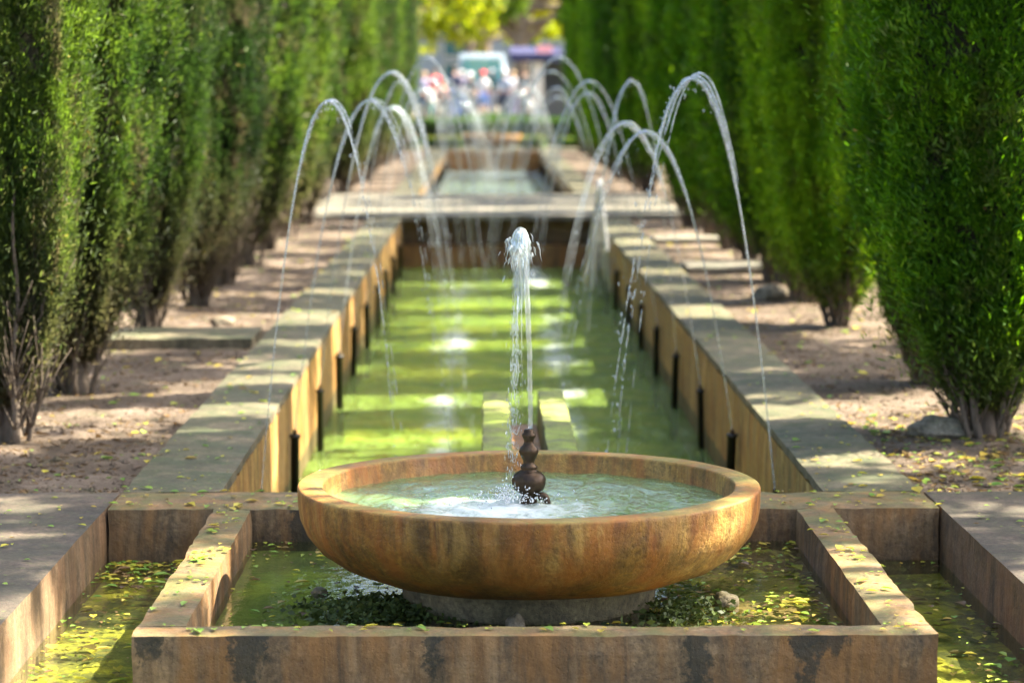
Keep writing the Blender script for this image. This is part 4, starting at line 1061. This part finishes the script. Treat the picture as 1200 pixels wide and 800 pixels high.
def person(x, y, z, rz, h, skin, shirt, pants, hair, label, hat=None, shorts=False, armup=0, step=.1, bag=None):
    t = empty('person', (x, y, z), label, 'person', 'people at the end of the walk', rz)
    k = h / 1.75
    V = [(0, 0, .95), (0, 0, 1.12), (0, -.01, 1.3), (0, 0, 1.43), (0, 0, 1.52), (0, -.02, 1.62), (0, -.01, 1.70)]
    R = [(.14, .1), (.13, .09), (.15, .1), (.10, .07), .05, (.075, .09), (.06, .075)]
    E = [(0, 1), (1, 2), (2, 3), (3, 4), (4, 5), (5, 6)]
    for s in (-1, 1):
        o = len(V); ay = -.18 * (armup if s > 0 else 0)
        V += [(s * .18, 0, 1.40), (s * .24, .02 + ay * .5, 1.14 + .06 * (armup if s > 0 else 0)), (s * .24, -.08 + ay, .92 + .3 * (armup if s > 0 else 0)), (s * .24, -.13 + ay * 1.1, .82 + .33 * (armup if s > 0 else 0))]
        R += [.055, .042, .03, (.022, .038)]; E += [(3, o), (o, o + 1), (o + 1, o + 2), (o + 2, o + 3)]
        o = len(V); sy = step * s
        V += [(s * .09, 0, .88), (s * .10, -.02 + sy * .6, .48), (s * .10, sy * 1.3 + .02, .09), (s * .11, sy * 1.3 - .14, .035)]
        R += [.088, .056, .038, (.035, .03)]; E += [(0, o), (o, o + 1), (o + 1, o + 2), (o + 2, o + 3)]
    Vk = [(a * k, b * k, c * k) for a, b, c in V]; Rk = [tuple(q * k for q in (r if isinstance(r, tuple) else (r, r))) for r in R]
    link('body', skinned('body', Vk, E, Rk, skin), t)
    # face: nose, eyes, ears in one small mesh joined onto the head
    fm = MB()
    for p, r in (((0, -.118, 1.625), .016), ((-.033, -.098, 1.65), .011), ((.033, -.098, 1.65), .011), ((-.085, -.01, 1.635), .02), ((.085, -.01, 1.635), .02)):
        fm.drop((p[0] * k, p[1] * k, p[2] * k), r * k, 1.2)
    link('face', fm.mesh('face', skin, True), t)
    ti = [0, 1, 2, 3, 7, 8] + [15, 16]
    def subset(idx, grow, mat, name, scale_end=None):
        mp = {a: i for i, a in enumerate(idx)}
        vv = [Vk[a] for a in idx]; ee = [(mp[a], mp[b]) for a, b in E if a in mp and b in mp]; rr = [tuple(q + grow * k for q in Rk[a]) for a in idx]
        link(name, skinned(name, vv, ee, rr, mat), t)
    # shirt with sleeves to the elbow, trousers or shorts
    subset([0, 1, 2, 3, 7, 8, 15, 16], .018, shirt, 'shirt')
    legs = [0, 11, 12, 19, 20] if shorts else [0, 11, 12, 13, 19, 20, 21]
    subset(legs, .02, pants, 'shorts' if shorts else 'trousers')
    hm = MB(); V2, F2 = lathe([(.095, -.02), (.102, .03), (.09, .075), (.05, .105), (.005, .112)], 14)
    hm.add(([(a * k, (b * 1.12 + .012) * k, (c + 1.64) * k) for a, b, c in V2], F2)); link('hair', hm.mesh('hair', hair, True), t)
    if hat:
        hm = MB(); V2, F2 = lathe([(.17, .0), (.165, .008), (.112, .012), (.11, .06), (.09, .1), (.01, .115)], 16)
        hm.add(([(a * k, (b * 1.1) * k, (c + 1.69) * k) for a, b, c in V2], F2)); link('hat', hm.mesh('hat', hat, True), t)
    sm = MB()
    for i in (13, 21):
        a = Vector(Vk[i]); b = Vector(Vk[i + 1]); sm.tube([Vector((a.x, a.y + .05, .045 * k)), Vector((a.x, a.y, .05 * k)), Vector((b.x, b.y, .04 * k)), Vector((b.x, b.y - .05, .03 * k))], [.03, .05, .045, .02], 8)
    link('shoes', sm.mesh('shoes', M['pipe'], True), t)
W_ = cloth('white_cloth', (.55, .56, .6)); N_ = cloth('navy_cloth', (.03, .04, .09)); B_ = cloth('blue_cloth', (.07, .16, .5)); G_ = cloth('grey_blue_cloth', (.3, .36, .5))
K_ = cloth('charcoal_cloth', (.04, .045, .05)); T_ = cloth('teal_cloth', (.02, .14, .13)); P_ = cloth('salmon_cloth', (.4, .2, .15)); R_ = cloth('red_cloth', (.7, .05, .07)); L_ = cloth('lilac_cloth', (.2, .2, .34))
Hd = plain('dark_hair', (.04, .025, .015), .6); Hb = plain('blond_hair', (.4, .28, .14), .6); Hg = plain('grey_hair', (.6, .58, .55), .6)
sk, sk2 = M['skin'], M['skin2']
def px(xp, d): return (xp - 571) * d / 2950 - .14
D = 90
PE = [
 (533, 89, PI, 1.84, sk, N_, B_, Hd, 'person standing in a navy shirt and blue trousers', {}),
 (521, 87, 0.3, 1.3, sk, P_, K_, Hb, 'child in a salmon shirt standing left of the blue trousers', {}),
 (551, 88, 2.6, 1.6, sk, K_, K_, Hg, 'person in charcoal clothes wearing a pale sun hat', {'hat': W_}),
 (566, 89, PI, 1.66, sk, W_, B_, Hd, 'person in a white shirt and blue shorts wearing a red cap', {'hat': R_, 'shorts': True}),
 (577, 93, .2, 1.72, sk2, T_, W_, Hd, 'person in a teal shirt half hidden in the middle of the group', {'hat': W_}),
 (591, 87.5, 2.9, 1.68, sk2, G_, N_, Hd, 'person in a grey-blue shirt and navy trousers with a white hat', {'hat': W_}),
 (601, 91, PI, 1.7, sk, W_, L_, Hb, 'person in a white shirt and lilac trousers with blond hair', {'armup': 1}),
 (614, 88.5, 3.4, 1.8, sk2, K_, K_, Hd, 'person in charcoal clothes standing next to the kiosk post', {}),
 (510, 92, .4, 1.8, sk, R_, K_, Hd, 'person in a red shirt at the left of the group', {}),
 (498, 89, 1.2, 1.66, sk, L_, N_, Hb, 'person in a lilac shirt standing farthest left', {}),
 (541, 94, PI, 1.75, sk, L_, B_, Hg, 'person in a lilac shirt behind the sun hat', {}),
 (505, 86.5, .9, 1.2, sk, W_, T_, Hd, 'child in a white shirt and teal trousers near the hedge', {}),
]
for (xp, d, rz, h, s1, sh, pt, hr, lab, kw) in PE:
    person(px(xp, d), d, .5, rz, h, s1, sh, pt, hr, lab, **kw)

# ------------------------------------------------------------------ van
def paint(n, c, r=.25): 
    s = NT(n); return s.set(color=s.mix(s.noise(3, 3), tuple(x * .93 for x in c), c), rough=r, coat=.6)
M['vanwhite'] = paint('white_van_paint', (.22, .28, .36)); M['glass'] = NT('blue_tinted_glass').set(color=(.03, .10, .13), rough=.05, spec=.9); M['rubber'] = plain('black_rubber', (.02, .02, .02), .8)
M['chrome'] = plain('brushed_metal', (.6, .6, .6), .25, 1.0); M['lampglass'] = plain('headlight_glass', (.8, .82, .85), .1)
t = empty('parked_van', (px(565, 104), 104, .5), 'white van with blue tinted windows facing the walk behind the people', 'van')
secs = [(-2.3, .42, 1.05, .93), (-2.2, .36, 1.15, 1.0), (-1.55, .34, 1.3, 1.04), (-.95, .33, 2.35, 1.05), (-.6, .33, 2.5, 1.05), (2.3, .33, 2.52, 1.05), (2.5, .36, 2.4, 1.02)]
V = []; F = []
for (y, zb, zt, hw) in secs:
    pr = [(-hw * .92, zb), (-hw, zb + .2), (-hw, min(zt - .1, 1.25)), (-hw * .97, (min(zt - .1, 1.25) + zt) / 2), (-hw * .88, zt - .04), (-hw * .75, zt), (hw * .75, zt), (hw * .88, zt - .04), (hw * .97, (min(zt - .1, 1.25) + zt) / 2), (hw, min(zt - .1, 1.25)), (hw, zb + .2), (hw * .92, zb)]
    V += [(a, y, b) for a, b in pr]
n = 12
for i in range(len(secs) - 1):
    for k in range(n): F.append((i * n + k, (i + 1) * n + k, (i + 1) * n + (k + 1) % n, i * n + (k + 1) % n))
F.append(tuple(range(n))); F.append(tuple(range((len(secs) - 1) * n, len(secs) * n))[::-1])
link('body', pymesh('body', V, F, M['vanwhite']), t)
def slab(name, pts, th, mat):
    p = [Vector(q) for q in pts]; nn = (p[1] - p[0]).cross(p[2] - p[0]).normalized() * th
    return link(name, pymesh(name, [tuple(q) for q in p] + [tuple(q + nn) for q in p], [(3, 2, 1, 0), (4, 5, 6, 7), (0, 1, 5, 4), (1, 2, 6, 5), (2, 3, 7, 6), (3, 0, 4, 7)], mat), t)
slab('windscreen', [(-.85, -1.53, 1.36), (.85, -1.53, 1.36), (.76, -1.03, 2.27), (-.76, -1.03, 2.27)], .012, M['glass'])
for s in (-1, 1):
    for (y0, y1) in ((-.85, -.1), (.05, 1.05), (1.2, 2.2)):
        P = [(s * 1.046, y0, 1.3), (s * 1.046, y1, 1.3), (s * 1.0, y1, 2.1), (s * 1.0, y0, 2.1)]
        slab('side_window', P if s > 0 else P[::-1], .02, M['glass'])
    bm = bmesh.new(); box_bm(bm, s * .8 - .13, s * .8 + .13, -2.36, -2.2, .78, .98, bev=.03); link('headlight', bmmesh('hl', bm, M['lampglass']), t)
    bm = bmesh.new(); box_bm(bm, s * 1.2 - .09, s * 1.2 + .09, -1.25, -1.1, 1.3, 1.6, bev=.03); link('mirror', bmmesh('mr', bm, M['rubber']), t)
    for y in (-1.5, 1.6):
        wh = link('wheel', bpy.data.meshes.new('w') if False else (lambda VF: pymesh('tyre', VF[0], VF[1], M['rubber'], True))(lathe([(.2, -.11), (.31, -.11), (.34, -.07), (.34, .07), (.31, .11), (.2, .11)], 28)), t)
        wh.location = (s * .92, y, .34); wh.rotation_euler = (0, PI / 2, 0)
        rm = link('rim', (lambda VF: pymesh('rim', VF[0], VF[1], M['chrome'], True))(lathe([(.03, -.12), (.12, -.1), (.2, -.115), (.2, .115), (.12, .1), (.03, .12)], 20)), wh)
bm = bmesh.new(); box_bm(bm, -.95, .95, -2.42, -2.25, .4, .62, bev=.04); link('bumper', bmmesh('bp', bm, M['rubber']), t)
bm = bmesh.new(); box_bm(bm, -.5, .5, -2.35, -2.26, .72, .95, bev=.02); link('grille', bmmesh('gr', bm, M['rubber']), t)

# ------------------------------------------------------------------ kiosk
M['awning'] = cloth('dark_blue_awning', (.018, .022, .08)); M['kpost'] = plain('white_painted_post', (.55, .53, .48), .5, var=.05); M['kdark'] = plain('dark_kiosk_panel', (.06, .065, .07), .6); M['sign'] = plain('pink_sign_board', (.8, .35, .4), .5)
kx = px(630, 92)
t = empty('kiosk', (kx, 92, .5), 'small kiosk with a white front post and dark blue awning right of the people', 'kiosk')
def kb(name, a, mat, bev=.02):
    bm = bmesh.new(); box_bm(bm, *a, bev=bev); return link(name, bmmesh(name, bm, mat), t)
kb('post', (-.2, .2, -.2, .2, 0, 2.05), M['kpost']); kb('back_post', (1.9, 2.05, 1.9, 2.05, 0, 2.1), M['kpost']); kb('back_post', (-.95, -.83, 1.9, 2.02, 0, 2.1), M['kpost'])
kb('counter', (.22, 1.9, -.1, .5, 0, 1.05), M['kdark']); kb('panel', (.24, 1.9, 1.4, 1.5, 0, 2.05), M['kdark'])
kb('sign_board', (-.05, .5, -.5, -.42, 2.36, 2.6), M['sign'])
slab_v = [(-1.0, -.4, 2.05), (2.2, -.4, 2.05), (2.2, 2.3, 2.3), (-1.0, 2.3, 2.3), (-1.0, -.4, 2.32), (2.2, -.4, 2.32), (2.2, 2.3, 2.62), (-1.0, 2.3, 2.62)]
link('awning', pymesh('awning', slab_v, [(3, 2, 1, 0), (4, 5, 6, 7), (0, 1, 5, 4), (1, 2, 6, 5), (2, 3, 7, 6), (3, 0, 4, 7)], M['awning']), t)

# ------------------------------------------------------------------ pale building far behind
M['facade'] = plain('pale_blue_grey_render', (.2, .24, .29), .9, var=.06, scale=.6); M['trimw'] = plain('pale_trim', (.4, .4, .39), .8, var=.05)
t = empty('building', (0, 150, .5), 'pale blue-grey building with shuttered windows far behind the trees', 'building')
bm = bmesh.new(); box_bm(bm, -26, 26, 0, 12, 0, 5.4, bev=.05); link('wall', bmmesh('wall', bm, M['facade']), t)
bm = bmesh.new(); box_bm(bm, -26.5, 26.5, -.5, 12.5, 5.403, 5.8, bev=.05); link('cornice', bmmesh('cornice', bm, M['trimw']), t)
wbm = bmesh.new(); box_bm(wbm, -.65, .65, -.08, .02, 0, 2.0, bev=.01); wme = bmmesh('window', wbm, M['glass'])
fbm = bmesh.new()
for a in ((-.75, -.655, -.14, .0, -.1, 2.1), (.655, .75, -.14, .0, -.1, 2.1), (-.65, .65, -.14, .0, 2.005, 2.1), (-.65, .65, -.18, .0, -.1, -.005)): box_bm(fbm, *a, bev=.01)
fme = bmmesh('frame', fbm, M['trimw'])
for k in range(12):
    for z in (.5, 3.0):
        wo = link('window', wme, t); wo.location = (-22 + 4 * k, 0, z); fo = link('frame', fme, wo)
print('scene built', len(bpy.data.objects))
